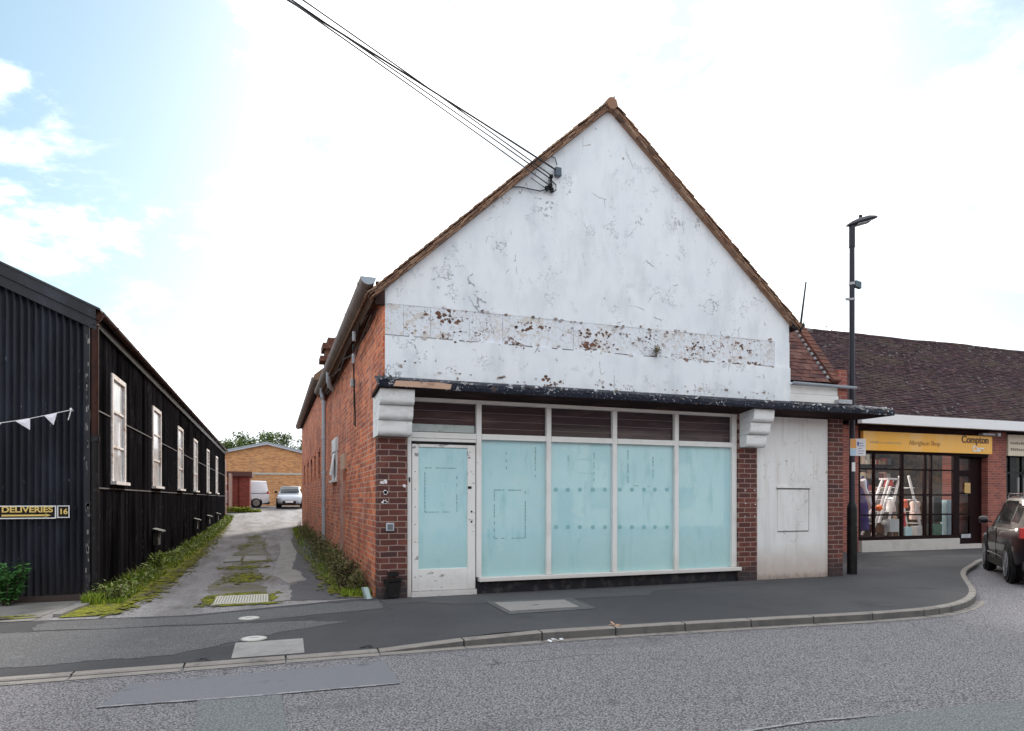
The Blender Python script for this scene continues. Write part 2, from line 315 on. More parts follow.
TILED = mat('dark_plum_clay_tile', (.1, .06, .06), .85, spec=.15, island=[(.026, .016, .022), (.055, .029, .036), (.08, .040, .044), (.045, .028, .036), (.065, .031, .034), (.024, .017, .023), (.12, .072, .076)],
            layers=[lay(scale=6, lo=.60, hi=.64, col=(.36, .34, .33), amt=.8, mask=(.7, .5, .56)), lay(scale=1.2, lo=.5, hi=.66, col=(.10, .08, .055), amt=.5), lay(scale=.7, lo=.5, hi=.62, col=(.03, .018, .02), amt=.5)], bump=[(40, .4, .004)])
LEAD = mat('grey_lead', (.38, .40, .43), .5, layers=[lay(scale=8, lo=.5, hi=.7, col=(.2, .21, .24), amt=.7)])
GUTB = mat('old_brown_grey_gutter', (.23, .185, .17), .7, layers=[lay(scale=3, lo=.45, hi=.65, col=(.30, .26, .245), amt=.7), lay(scale=14, lo=.62, hi=.66, col=(.05, .04, .04), amt=.7)], bump=[(20, .3, .004)])
GUTEND = mat('pale_gutter_end', (.34, .40, .46), .5)
PIPEG = mat('pale_grey_pipe', (.42, .47, .53), .45, layers=[lay(scale=6, lo=.5, hi=.7, col=(.30, .32, .36), amt=.6)])
BLACK = mat('black_paint', (.008, .008, .009), .5, spec=.25, layers=[lay(scale=9, lo=.55, hi=.7, col=(.035, .035, .04), amt=.8)])
CABLE = mat('black_cable', (.012, .012, .014), .6)
CABLEG = mat('grey_cable', (.05, .05, .055), .6)
SHEDF = mat('blue_black_corrugated_iron', (.006, .008, .014), .38, spec=.35, layers=[lay(scale=3, lo=.45, hi=.7, col=(.030, .037, .055), amt=.8, stretch=(1, 1, .2)),
    lay(scale=16, lo=.69, hi=.72, col=(.30, .32, .38), amt=.7, stretch=(1, 1, .4)), lay('z', scale=2, lo=.1, hi=.8, col=(.03, .026, .028), amt=.7, inv=True)], bump=[(20, .3, .003)])
SHEDW = mat('tarred_black_boards', (.004, .004, .005), .8, spec=0, island=[(.005, .005, .006), (.014, .0135, .016), (.008, .008, .009), (.020, .019, .022)], layers=[
    lay(scale=12, lo=.56, hi=.70, col=(.030, .028, .034), amt=.8, stretch=(1, 1, .10), mask=(.7, .48, .62)), lay(scale=20, lo=.60, hi=.66, col=(.10, .095, .11), amt=.8, stretch=(1, 1, .25), mask=(.8, .48, .6)), lay(scale=1.5, lo=.5, hi=.62, col=(.002, .002, .002), amt=.7, stretch=(1, 1, .3))], bump=[(25, .6, .008, (1, 1, .15))])
RUST = mat('rusty_brown_pipe', (.055, .022, .016), .8, spec=.2, layers=[lay(scale=6, lo=.45, hi=.62, col=(.03, .016, .015), amt=.9)])
FRAMEW = mat('flaking_window_timber', (.74, .72, .71), .7, layers=[lay(scale=14, lo=.5, hi=.56, col=(.42, .26, .17), amt=.8, mask=(2, .45, .55)), lay(scale=30, lo=.6, hi=.66, col=(.25, .2, .17), amt=.6)])
PALEGL = mat('sky_tinted_shed_pane', (.56, .61, .64), .3, coat=.4, layers=[lay(scale=3, lo=.45, hi=.65, col=(.25, .27, .30), amt=.7, stretch=(2, 2, 1))])  # pale base colour stands in for sky reflected in the shed panes
DGLASS = mat('dark_window_glass', (.02, .024, .028), .06, spec=.8)
GLS = glass('clear_shop_glass', (.96, .97, .97))
GROUND = mat('rough_ground', (.10, .095, .085), .95, layers=[lay(scale=.3, lo=.45, hi=.6, col=(.07, .09, .04), amt=.7)])
ROAD = mat('coarse_chipped_asphalt', (.32, .305, .32), .9, spec=.3, layers=[
    lay(scale=.7, lo=.4, hi=.7, col=(.36, .345, .36), amt=.8), lay('f1', scale=62, lo=.32, hi=.60, col=(.075, .070, .078), amt=.85),
    lay(scale=60, lo=.55, hi=.62, col=(.50, .48, .50), amt=.9), lay(scale=1.1, lo=.58, hi=.70, col=(.14, .135, .145), amt=.55, stretch=(.25, 1.6, 1)), lay(scale=2.6, lo=.62, hi=.70, col=(.10, .095, .10), amt=.5),
    lay('crack', scale=.4, lo=0, hi=.006, col=(.05, .05, .05), amt=.8, inv=True, mask=(.5, .5, .55))], bump=[(60, 1, .02), (30, .4, .012)])
PATCH1 = mat('smooth_road_patch', (.15, .15, .165), .8, layers=[lay(scale=1.5, lo=.45, hi=.7, col=(.15, .152, .165), amt=.8), lay(scale=80, lo=.5, hi=.66, col=(.2, .2, .22), amt=.6), lay(scale=3, lo=.6, hi=.68, col=(.06, .06, .07), amt=.6)], bump=[(80, .5, .005)])
PATCH2 = mat('grey_green_road_patch', (.20, .21, .213), .85, layers=[lay('f1', scale=60, lo=.32, hi=.6, col=(.08, .085, .09), amt=.85), lay(scale=75, lo=.57, hi=.66, col=(.32, .33, .33), amt=.7)], bump=[(70, .7, .01)])
EDGE = mat('pale_sealing_edge', (.30, .29, .30), .85, layers=[lay(scale=12, lo=.48, hi=.56, col=(.17, .165, .18), amt=.9)])
PAVE = mat('dark_footway_asphalt', (.052, .051, .055), .9, spec=.3, layers=[lay(scale=.45, lo=.42, hi=.62, col=(.078, .076, .081), amt=.8), lay(scale=.9, lo=.55, hi=.7, col=(.030, .029, .033), amt=.7),
    lay(scale=90, lo=.52, hi=.66, col=(.09, .09, .10), amt=.7), lay(scale=45, lo=.71, hi=.73, col=(.4, .4, .4), amt=.7), lay('crack', scale=.6, lo=0, hi=.004, col=(.02, .02, .02), amt=.8, inv=True, mask=(.6, .5, .56))], bump=[(80, .5, .006), (5, .2, .01)])
PAVEL = mat('worn_light_footway', (.105, .104, .108), .85, layers=[lay(scale=1.2, lo=.42, hi=.66, col=(.075, .075, .08), amt=.7), lay(scale=85, lo=.50, hi=.62, col=(.26, .26, .26), amt=.85), lay('f1', scale=70, lo=.35, hi=.6, col=(.04, .04, .045), amt=.6), lay(scale=2.5, lo=.6, hi=.7, col=(.17, .165, .17), amt=.5)], bump=[(80, .6, .008)])
CONC = mat('kerb_concrete', (.25, .225, .205), .85, layers=[lay(scale=3, lo=.45, hi=.65, col=(.18, .16, .15), amt=.8), lay(scale=50, lo=.55, hi=.66, col=(.34, .32, .3), amt=.5), lay(scale=5, lo=.6, hi=.7, col=(.08, .075, .07), amt=.6)], bump=[(60, .5, .005)])
CONCF = mat('dark_kerb_face', (.12, .115, .11), .85, layers=[lay(scale=6, lo=.45, hi=.65, col=(.075, .075, .078), amt=.8)], bump=[(60, .4, .005)])
LANE = mat('worn_lane_concrete', (.36, .345, .355), .9, spec=.2, layers=[lay(scale=.9, lo=.44, hi=.58, col=(.20, .185, .18), amt=.8, stretch=(1.6, .4, 1)), lay(scale=60, lo=.52, hi=.64, col=(.34, .33, .33), amt=.7),
    lay('f1', scale=35, lo=.35, hi=.6, col=(.11, .105, .105), amt=.5), lay(scale=2.2, lo=.60, hi=.66, col=(.10, .095, .085), amt=.6, stretch=(1, .5, 1)),
    lay(scale=3.5, lo=.60, hi=.68, col=(.13, .14, .03), amt=.7, mask=(.9, .52, .6))], bump=[(50, .8, .01)])
LANED = mat('dark_lane_tarmac', (.075, .073, .08), .85, layers=[lay(scale=1.4, lo=.45, hi=.65, col=(.10, .10, .107), amt=.8), lay(scale=80, lo=.54, hi=.66, col=(.17, .17, .18), amt=.7)], bump=[(80, .5, .006)])
LANEL = mat('pale_lane_concrete', (.30, .285, .275), .88, layers=[lay(scale=3, lo=.45, hi=.65, col=(.2, .19, .185), amt=.7), lay(scale=50, lo=.56, hi=.64, col=(.42, .41, .4), amt=.6)], bump=[(50, .7, .01)])
MOSSM = mat('yellow_green_moss', (.17, .18, .02), .95, spec=.1, layers=[lay(scale=5, lo=.45, hi=.6, col=(.07, .08, .025), amt=.9), lay(scale=18, lo=.5, hi=.6, col=(.32, .31, .035), amt=.9), lay(scale=3, lo=.55, hi=.62, col=(.13, .115, .10), amt=.8), lay(scale=11, lo=.60, hi=.66, col=(.12, .10, .08), amt=.7)], bump=[(40, .8, .02)])
GRASS = mat('bright_grass', (.1, .2, .03), .8, island=[(.12, .21, .02), (.24, .33, .03), (.08, .13, .02), (.34, .38, .05)], spec=.2)
WEEDG = mat('mixed_green_weed_leaves', (.08, .14, .04), .8, island=[(.06, .12, .03), (.16, .25, .03), (.05, .08, .03), (.30, .35, .06), (.36, .35, .20), (.14, .20, .05)], spec=.2)
WEEDB = mat('brown_olive_weeds', (.1, .09, .04), .85, island=[(.10, .10, .04), (.08, .10, .03), (.20, .15, .09), (.05, .06, .025), (.14, .18, .04), (.26, .19, .14), (.10, .15, .03)], spec=.2)
NETTLE = mat('fresh_green_leaves', (.05, .16, .04), .7, island=[(.04, .13, .03), (.07, .20, .05), (.10, .26, .07), (.03, .09, .03)], spec=.3)
GREYW = mat('grey_dead_weed', (.2, .2, .17), .85, island=[(.20, .20, .16), (.10, .13, .06), (.3, .3, .26), (.06, .06, .05)], spec=.2)
TREE = mat('tree_leaves', (.06, .1, .03), .8, island=[(.05, .09, .025), (.10, .15, .04), (.16, .21, .06), (.035, .06, .02)], spec=.2)
BARK = mat('bark', (.08, .06, .045), .9)
YSIGN = mat('golden_yellow_sign', (.85, .40, .006), .45, coat=.15, layers=[lay(scale=.7, lo=.47, hi=.62, col=(.80, .50, .18), amt=.5, stretch=(1.5, 1, .4))])
CREAM = mat('cream_sign', (.62, .52, .40), .4)
MAROON = mat('dark_maroon_frame', (.012, .004, .005), .6, spec=.08)
BROWNTX = mat('brown_lettering', (.12, .05, .01), .5)
GOLD = mat('gold_lettering', (.72, .52, .16), .4)
NAVYS = mat('black_sign_board', (.012, .009, .008), .5, spec=.2)
STONEB = mat('pale_render_base', (.50, .47, .44), .85, layers=[lay(scale=3, lo=.5, hi=.7, col=(.36, .33, .31), amt=.6)])
INTW = mat('shop_interior', (.05, .035, .028), .8, layers=[lay(scale=3, lo=.5, hi=.6, col=(.11, .06, .03), amt=.8), lay(scale=5, lo=.5, hi=.6, col=(.015, .012, .014), amt=.8)])
INTF = mat('shop_interior_floor', (.10, .07, .06), .7)
IRON = mat('cast_iron_cover', (.42, .41, .37), .6, layers=[lay(scale=20, lo=.5, hi=.65, col=(.25, .24, .2), amt=.7)])
SLAB = mat('concrete_slab', (.21, .20, .19), .9, layers=[lay(scale=2.5, lo=.45, hi=.65, col=(.13, .125, .115), amt=.8), lay(scale=40, lo=.6, hi=.66, col=(.3, .3, .28), amt=.5)], bump=[(40, .5, .006)])
def plain(n, c, r=.6, **k): return mat(n, c, r, **k)

# ------------------------------------------------------------------ ground, road, pavements
KP = [(-30, 7.0), (3.0, 7.0), (4.5, 6.92), (6, 6.80), (8.0, 6.63), (8.8, 6.68), (9.52, 6.90), (10.4, 7.36), (11.26, 8.02), (12.3, 8.9), (13.44, 9.80), (14.5, 10.45), (15.5, 10.98), (16.6, 11.7), (18, 12.1), (40, 12.1)]
def kerbY(x): return sum(interp(x+d*.22, KP) for d in (-3, -2, -1, 0, 1, 2, 3))/7 if x > 7 else interp(x, KP)
def drop(x): return interp(x, [(1.1, .075), (2.4, 0)])            # dropped kerb in front of the lane
def backY(x): return interp(x, [(-2.6, 9.75), (-1.0, 9.55), (0.2, 9.95), (1.0, 10.2), (1.2, 10.25)]) if x < 1.49 else (10.32 if x < 10.7 else 14.62)
def grid(name, xs, ysf, zf, m, parts=10):
    mb = MB(); n = parts
    for i, x in enumerate(xs):
        y0, y1 = ysf(x)
        for j in range(n+1):
            y = y0+(y1-y0)*j/n; mb.v.append(Vector((x, y, zf(x, y))))
    for i in range(len(xs)-1):
        for j in range(n): mb.f.append((i*(n+1)+j, (i+1)*(n+1)+j, (i+1)*(n+1)+j+1, i*(n+1)+j+1))
    return build(name, mb, m, kind='structure', smooth=True)
Xs = [-400, -100, -30, -10, -4, 0, 4, 10, 16, 25, 40, 100, 400]
mb = MB(); Ys = [-200, -50, -10, 0, 9, 20, 30, 40, 46, 50, 60, 80, 200, 900]
for x in Xs:
    for y in Ys: mb.v.append(Vector((x, y, hgt(y)-.16)))
for i in range(len(Xs)-1):
    for j in range(len(Ys)-1): k = len(Ys); mb.f.append((i*k+j, (i+1)*k+j, (i+1)*k+j+1, i*k+j+1))
build('ground', mb, GROUND, kind='structure')
mb = MB().poly([(-60, -6, -.10), (60, -6, -.10), (60, 13.5, -.10), (-60, 13.5, -.10)]); build('road', mb, ROAD, kind='structure')
def frange(a, b, s):
    r = []; x = a
    while x < b-1e-6: r.append(x); x += s
    return r+[b]
xs = frange(-30, -4, 2)[:-1]+frange(-4, 1.48, .2)
grid('pavement', xs, lambda x: (kerbY(x)+.12, backY(x)), lambda x, y: -drop(x)*max(0, min(1, (8.6-y)/1.5)), PAVE, 12)
xs = frange(1.48, 10.68, .2)
grid('pavement', xs, lambda x: (kerbY(x)+.12, 10.32), lambda x, y: -drop(x)*max(0, min(1, (8.6-y)/1.5)), PAVE, 12)
grid('pavement', frange(10.68, 40, .4), lambda x: (kerbY(x)+.12, 14.62), lambda x, y: 0, PAVE, 6)
# kerb stones along the real kerb line
def kpath():
    pts = []
    for (a, b), (c, d) in zip(KP, KP[1:]):
        n = max(1, int(math.hypot(c-a, d-b)/.3))
        for i in range(n): t = i/n; pts.append(Vector((a+(c-a)*t, b+(d-b)*t, 0)))
    return pts
top, face, chan = MB(), MB(), MB(); pts = kpath(); acc = 0; seg = []
# resample every ~0.9 m (0.3 on the bend)
def kseg(p, q, gap=.008):
    d = (q-p).normalized(); n = Vector((-d.y, d.x, 0)); p = p+d*gap; q = q-d*gap
    def z(v): return -drop(v.x)-.001
    t = .125
    top.add([p+n*.0+Vector((0, 0, z(p)-.012)), q+Vector((0, 0, z(q)-.012)), q+n*.012+Vector((0, 0, z(q))), p+n*.012+Vector((0, 0, z(p))),
             q+n*t+Vector((0, 0, z(q))), p+n*t+Vector((0, 0, z(p)))], [(0, 1, 2, 3), (3, 2, 4, 5)])
    face.add([p+n*.0005+Vector((0, 0, z(p)-.012)), q+n*.0005+Vector((0, 0, z(q)-.012)), q+n*.0005+Vector((0, 0, -.14)), p+n*.0005+Vector((0, 0, -.14)),
              q+n*t+Vector((0, 0, -.14)), q+n*t+Vector((0, 0, z(q)-.002)), p+n*t+Vector((0, 0, -.14)), p+n*t+Vector((0, 0, z(p)-.002))], [(0, 3, 2, 1), (1, 2, 4, 5), (0, 7, 6, 3), (7, 5, 4, 6)])
    if p.x < 10.2: chan.add([p-n*.13+Vector((0, 0, -.094)), q-n*.13+Vector((0, 0, -.094)), q-n*.002+Vector((0, 0, -.094)), p-n*.002+Vector((0, 0, -.094))], [(0, 1, 2, 3)])
x = -29.1; prev = Vector((-30, 7, 0))
while x < 39:
    step = .914 if (x < 8 or x > 17) else .34
    q = Vector((x, kerbY(x), 0)); kseg(prev, q); prev = q; x += step
build('kerb', top, CONC, kind='structure'); build('kerb', face, CONCF, kind='structure'); build('kerb', chan, CONC, kind='structure')
# lane + yard
def laneL(x): return 0
xs = frange(-2.75, 1.48, .235)
mb = MB(); Y2 = [10.3, 12, 14, 17, 20, 25, 30, 35, 40, 43.5, 46, 50, 60, 75]
for x in xs:
    for j, y in enumerate([backY(x)]+Y2): mb.v.append(Vector((x, y, hgt(y)+.0)))
k = len(Y2)+1
for i in range(len(xs)-1):
    for j in range(k-1): mb.f.append((i*k+j, (i+1)*k+j, (i+1)*k+j+1, i*k+j+1))
build('lane', mb, LANE, kind='structure', smooth=True)
for x0, x1, y0 in ((1.48, 30, 35), (-30, -2.75, 43.5)):
    mb = MB(); yy = [y for y in (35, 40, 43.5, 46, 50, 60, 75) if y >= y0]
    for x in (x0, x1):
        for y in yy: mb.v.append(Vector((x, y, hgt(y))))
    for j in range(len(yy)-1): mb.f.append((j, len(yy)+j, len(yy)+j+1, j+1))
    build('yard', mb, LANE, kind='structure')
def inside(x, y, P):
    c = False; j = len(P)-1
    for i in range(len(P)):
        if (P[i][1] > y) != (P[j][1] > y) and x < (P[j][0]-P[i][0])*(y-P[i][1])/(P[j][1]-P[i][1])+P[i][0]: c = not c
        j = i
    return c
def pz(x, y): return -drop(x)*max(0, min(1, (8.6-y)/1.5))
def drape(name, P, m, z, st=.03):         # small-celled sheet that follows the dropped footway
    mb = MB(); xs0 = [p[0] for p in P]; ys0 = [p[1] for p in P]; nx = int((max(xs0)-min(xs0))/st)+1; ny = int((max(ys0)-min(ys0))/st)+1
    for i in range(nx):
        for j in range(ny):
            x, y = min(xs0)+i*st, min(ys0)+j*st
            if inside(x+st/2, y+st/2, P): mb.poly([(x, y, pz(x, y)+z), (x+st, y, pz(x+st, y)+z), (x+st, y+st, pz(x+st, y+st)+z), (x, y+st, pz(x, y+st)+z)])
    return build(name, mb, m, kind='structure')
def sheet(name, pts, m, z=.004, wob=0, sub=6, follow=True, kind='structure'):
    P = []
    n = len(pts)
    for i in range(n):
        a, b = pts[i], pts[(i+1) % n]
        for k in range(sub):
            t = k/sub; x = a[0]+(b[0]-a[0])*t; y = a[1]+(b[1]-a[1])*t
            if k: x += rnd(-wob, wob); y += rnd(-wob, wob)
            P.append((x, y))
    zz = [(x, y, (hgt(y) if follow else 0)+z) for x, y in P]
    if kind == 'drape': return drape(name, P, m, z)
    o = build(name, MB().poly(zz), m, kind=kind); return o
# dark tarmac strip and pale patches in the lane
sheet('lane_patch', [(1.45, 10.35), (.85, 10.3), (.02, 10.4), (.30, 11.1), (.33, 12.3), (.62, 12.9), (.60, 14.5), (.45, 15.2), (.72, 19.5), (.70, 25), (1.0, 30), (1.45, 30)], LANED, .005, .03)
sheet('lane_patch', [(.31, 12.4), (.60, 12.95), (.58, 14.4), (.43, 15.1), (.70, 19.5), (.68, 24.5), (.35, 24.5), (.2, 18), (.05, 14)], LANEL, .008, .03)
sheet('lane_patch', [(.03, 10.35), (.29, 10.42), (.33, 11.6), (.05, 11.7)], LANEL, .008, .02)
sheet('pavement_patch', [(-2.55, 9.0), (-.4, 8.75), (1.45, 9.25), (1.5, 9.95), (.6, 9.9), (-.9, 9.4), (-2.6, 9.6)], PAVEL, .004, .05, follow=False)
sheet('pavement_patch', [(-9, 7.7), (-3, 7.35), (-.9, 7.45), (-.35, 7.8), (.2, 8.15), (.9, 8.45), (.4, 8.62), (-1.0, 8.72), (-3.0, 9.0), (-9, 9.3)], PAVEL, .003, .03, kind='drape')
sheet('pavement_patch', [(1.55, 9.55), (2.1, 9.62), (2.5, 9.25), (3.1, 9.2), (5.6, 9.1), (5.9, 9.5), (8.4, 9.75), (8.4, 10.05), (2.0, 10.08), (1.56, 10.0)], mat('mid_grey_footway', (.062, .060, .066), .85, layers=[lay(scale=2, lo=.45, hi=.65, col=(.048, .047, .052), amt=.7), lay(scale=90, lo=.52, hi=.66, col=(.15, .15, .16), amt=.7)], bump=[(80, .5, .006)]), .003, .03, kind='drape')
sheet('lane_patch', [(-.90, 11.0), (-.15, 11.2), (-.1, 13), (-.2, 16), (-.05, 20), (-.1, 26), (-.75, 26), (-.95, 20), (-.8, 16), (-.95, 13)], mat('mossy_lane_centre', (.13, .12, .105), .95, layers=[lay(scale=1.6, lo=.45, hi=.6, col=(.22, .21, .20), amt=.8), lay(scale=4, lo=.5, hi=.6, col=(.13, .14, .035), amt=.8), lay(scale=50, lo=.55, hi=.65, col=(.3, .29, .27), amt=.6)], bump=[(50, .8, .01)]), .003, .12)
# old concrete square behind the dropped kerb
mb = MB()
for a in frange(-.36, .33, .23):
    for b in frange(7.15, 7.75, .15): mb.v.append(Vector((a+(b-7.1)*.02, b, pz(a, b)+.004)))
for i in range(3):
    for j in range(4): mb.f.append((i*5+j, (i+1)*5+j, (i+1)*5+j+1, i*5+j+1))
build('pavement_patch', mb, LANEL, kind='structure')
for bx, by, n in ((.95, 7.2, 9), (-.62, 7.17, 6)):          # crumbled asphalt edges
    mb = MB()
    for i in range(n):
        a, b = bx+rnd(-.35, .35)*(1 if n > 10 else .15), by+rnd(-.04, .05)
        r = rnd(.01, .03); ph = rnd(0, 6)
        mb.poly([(a+r*1.5*math.cos(ph+t*1.05)*rnd(.6, 1), b+r*.6*math.sin(ph+t*1.05)*rnd(.6, 1), pz(a, b)+.0060+i*.0003) for t in range(6)])
    build('broken_asphalt_edge', mb, PLINTH, kind='structure')
# road patches
g = lambda px, py: tuple(gnd(px, py, -.10)[:2])
sheet('road_patch', [g(95, 709), g(130, 684), g(385, 662), g(400, 684)], PATCH1, -.095, 0, follow=False)
sheet('road_patch', [g(197, 701), g(282, 694), g(292, 760), g(192, 760)], PATCH2, -.094, .012, follow=False)
sheet('road_patch', [g(760, 745), g(800, 731), g(880, 716), g(960, 706), g(1060, 698), g(1140, 698), g(1200, 780), g(760, 780)], PATCH2, -.095, .01, follow=False)
for pl in ([(97, 708), (250, 697), (400, 684)], [(740, 733), (810, 722), (880, 716)]):
    mb = MB()
    for a, b in zip(pl, pl[1:]):
        p, q = gnd(*a, -.10), gnd(*b, -.10); d = (q-p).normalized(); nn = Vector((-d.y, d.x, 0))*.018; m_ = 12
        for k in range(m_):
            u, v = p.lerp(q, k/m_), p.lerp(q, (k+.97)/m_); w1, w2 = rnd(.5, 1.3), rnd(.5, 1.3)
            mb.poly([(*(u-nn*w1)[:2], -.0905), (*(v-nn*w2)[:2], -.0905), (*(v+nn*w2)[:2], -.0905), (*(u+nn*w1)[:2], -.0905)])
    build('road_joint', mb, EDGE, kind='structure')
mb = MB()                                      # worn line along the channel
for k in range(60):
    x = -2+k*.26+rnd(0, .1); y = kerbY(x)-.165-rnd(0, .015); l = rnd(.08, .24)
    mb.poly([(x, y-.01, -.0945), (x+l, kerbY(x+l)-.175, -.0945), (x+l, kerbY(x+l)-.155, -.0945), (x, y+.01, -.0945)])
build('road_joint', mb, EDGE, kind='structure')

# ------------------------------------------------------------------ the white-gabled former shop
B = thing('shop_building', 'derelict shop with peeling white gable, turquoise blanked windows and red brick side wall', 'shop', (1.5, 10.1, 0))
YF = 10.10
AP, EL, ER = (5.38, 8.12), (1.62, 4.70), (9.19, 4.84)
def rz_at(x): return EL[1]+(AP[1]-EL[1])*(x-EL[0])/(AP[0]-EL[0]) if x < AP[0] else ER[1]+(AP[1]-ER[1])*(ER[0]-x)/(ER[0]-AP[0])
# gable, three bands: upper render, recessed band, lower panel
mb = MB(); Z1, Z2 = 3.96, 4.44
mb.prism([(EL[0], YF-.009, Z2), (ER[0], YF-.009, Z2), (ER[0], YF-.009, ER[1]), (AP[0], YF-.009, AP[1]), (EL[0], YF-.009, EL[1])], (0, .32, 0))
mb.box(EL[0], ER[0], YF-.045, YF+.3, 3.30, Z1)
mb.box(8.85, ER[0], YF-.02, YF+.3, Z1, Z2)
build('gable_wall', mb, GABLE, B)
mb = MB(); bx = EL[0]; k = 0
for wd in [.28, .42, .62, .55, .62, .62, .62, .7, .62, .62, .62, .62, .41]:
    mb.box(bx+.002, min(bx+wd-.002, 8.85), YF-.005+(k % 2)*.003, YF+.28, Z1, Z2); bx += wd; k += 1
build('signboard_band', mb, BAND, B)
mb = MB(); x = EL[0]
while x < 8.8:                              # broken dark line under the band
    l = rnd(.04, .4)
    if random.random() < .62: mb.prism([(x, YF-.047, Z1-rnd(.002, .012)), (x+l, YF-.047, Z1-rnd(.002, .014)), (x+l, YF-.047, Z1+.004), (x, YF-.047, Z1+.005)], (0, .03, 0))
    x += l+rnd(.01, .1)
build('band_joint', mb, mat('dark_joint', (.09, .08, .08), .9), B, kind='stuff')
mb = MB()
for (bx, bz, n_, r0) in ((2.52, 4.33, 16, .035), (2.68, 4.30, 10, .03), (2.62, 4.02, 12, .02), (3.9, 4.30, 14, .025), (4.15, 4.28, 14, .02), (4.9, 4.25, 12, .03), (5.05, 4.05, 26, .035), (5.3, 4.30, 14, .028), (5.35, 4.08, 14, .02), (3.75, 3.99, 12, .025), (6.2, 4.25, 10, .02), (7.05, 4.22, 18, .022), (7.1, 4.05, 12, .018), (7.4, 4.15, 12, .018), (8.1, 4.3, 8, .025), (8.3, 4.02, 8, .025), (1.95, 4.08, 8, .018), (4.3, 3.40, 14, .03), (5.2, 3.42, 8, .02), (2.05, 3.6, 6, .015)):
    for i in range(n_):
        x, z = random.gauss(bx, .10), random.gauss(bz, .045); r = r0*rnd(.3, 1.2); yy = YF-.047 if z < Z1 else YF-.007; yy = YF-.011 if z > Z2 else yy
        mb.poly([(x+r*1.3*math.cos(t*.9)*rnd(.4, 1.2), yy-i*2e-5, z+r*math.sin(t*.9)*rnd(.4, 1.2)) for t in range(7)])
build('exposed_render_holes', mb, mat('exposed_brown_render', (.12, .06, .045), .95, island=[(.09, .045, .03), (.18, .09, .06), (.05, .03, .025), (.26, .15, .10)]), B, kind='stuff')
mb = MB()                                   # peeling plaster chips standing proud
for i in range(150):
    x = rnd(1.8, 8.8); z = random.choice([rnd(Z1, Z2), Z1+rnd(-.02, .02), Z2+rnd(-.02, .03), rnd(3.35, 3.5)]); r = rnd(.008, .035)
    mb.prism([(x+r*rnd(.5, 1.8)*math.cos(t), YF-.052 if z < Z1 else YF-.026, z+r*rnd(.4, 1)*math.sin(t)) for t in (0, 1, 2.1, 3.1, 4.2, 5.2)], (0, .05, 0))
build('plaster_flakes', mb, mat('torn_plaster_chips', (.3, .2, .16), .9, island=[(.75, .76, .78), (.22, .12, .09), (.5, .47, .45), (.12, .08, .07), (.8, .8, .82)]), B, kind='stuff')
mb = MB()                                   # verge undercloak
for (x0, x1) in ((EL[0]-.1, AP[0]), (AP[0], ER[0]+.1)):
    z0, z1 = rz_at(x0), rz_at(x1)
    mb.prism([(x0, YF-.06, z0-.03), (x1, YF-.06, z1-.03), (x1, YF-.06, z1+.03), (x0, YF-.06, z0+.03)], (0, .3, 0))
build('verge_board', mb, WPAINT, B)
def tile(mb, p, u, v, n, wd, l, t):
    j = rnd(-.006, .006); mb.obox(Vector(p)+Vector(n)*(j+rnd(0, .004))+Vector(v)*rnd(-.008, .008), Vector(u)*(wd-.004), Vector(v)*l+Vector(n)*rnd(-.006, .004), Vector(n)*t)
# roof: tile courses on both slopes
tl, sl_ = MB(), MB()
for side in (-1, 1):
    end = EL if side < 0 else ER
    ex = end[0]-.22 if side < 0 else end[0]+.16
    up = Vector((AP[0]-end[0], 0, AP[1]-end[1])).normalized(); n = Vector((-up.z*(1 if side < 0 else -1), 0, abs(up.x))).normalized()
    start = Vector((ex, 0, end[1]-(abs(end[0]-ex))*up.z/abs(up.x)))
    Lr = abs(AP[0]-ex)/abs(up.x); nc = int(Lr/.105)
    for c in range(nc+1):
        p = start+up*(c*.105)+n*.05
        if c*.105 > Lr-.02: break
        lift = n*.012
        dp = (up*.16-n*.016).normalized()
        for k in range(6):
            y = YF-.12+k*.165+((c % 2)*.08 if k else 0); wd = .165+((c % 2)*.08 if k == 0 else 0)
            tile(tl, Vector((p.x, y+rnd(-.008, .008), p.z))+lift, (0, 1, 0), dp, n, wd, .165, .016)
        sl_.obox(Vector((p.x, YF-.12+6*.165+(c % 2)*.08, p.z))+lift, Vector((0, 21-(YF+.87), 0)), dp*.165, n*.016)
    for c in range(int(Lr/.16)):
        for q_, dd in enumerate((-.012, -.032, -.052, -.072)):
            p = start+up*(c*.16+(q_ % 2)*.08)+n*(dd+.03+rnd(-.003, .003))
            if (c+1)*.16 < Lr: tl.obox(Vector((p.x, YF-.115+rnd(-.012, .012), p.z)), Vector((0, .2, 0)), up*rnd(.145, .158)+n*rnd(-.006, .006), n*.015)
    sl_.obox(start-n*.045+up*.05+Vector((0, YF-.06, 0)), Vector((0, 11, 0)), up*(Lr-.07), n*.09)
for k in range(26):                        # ridge tiles
    y = YF-.14+k*.43
    tl.tube([(AP[0], y, AP[1]+.0), (AP[0], y+.42, AP[1]+.0)], .10, 10)
build('roof_tiles', tl, TILE, B); rf = build('roof', sl_, TILE, B)
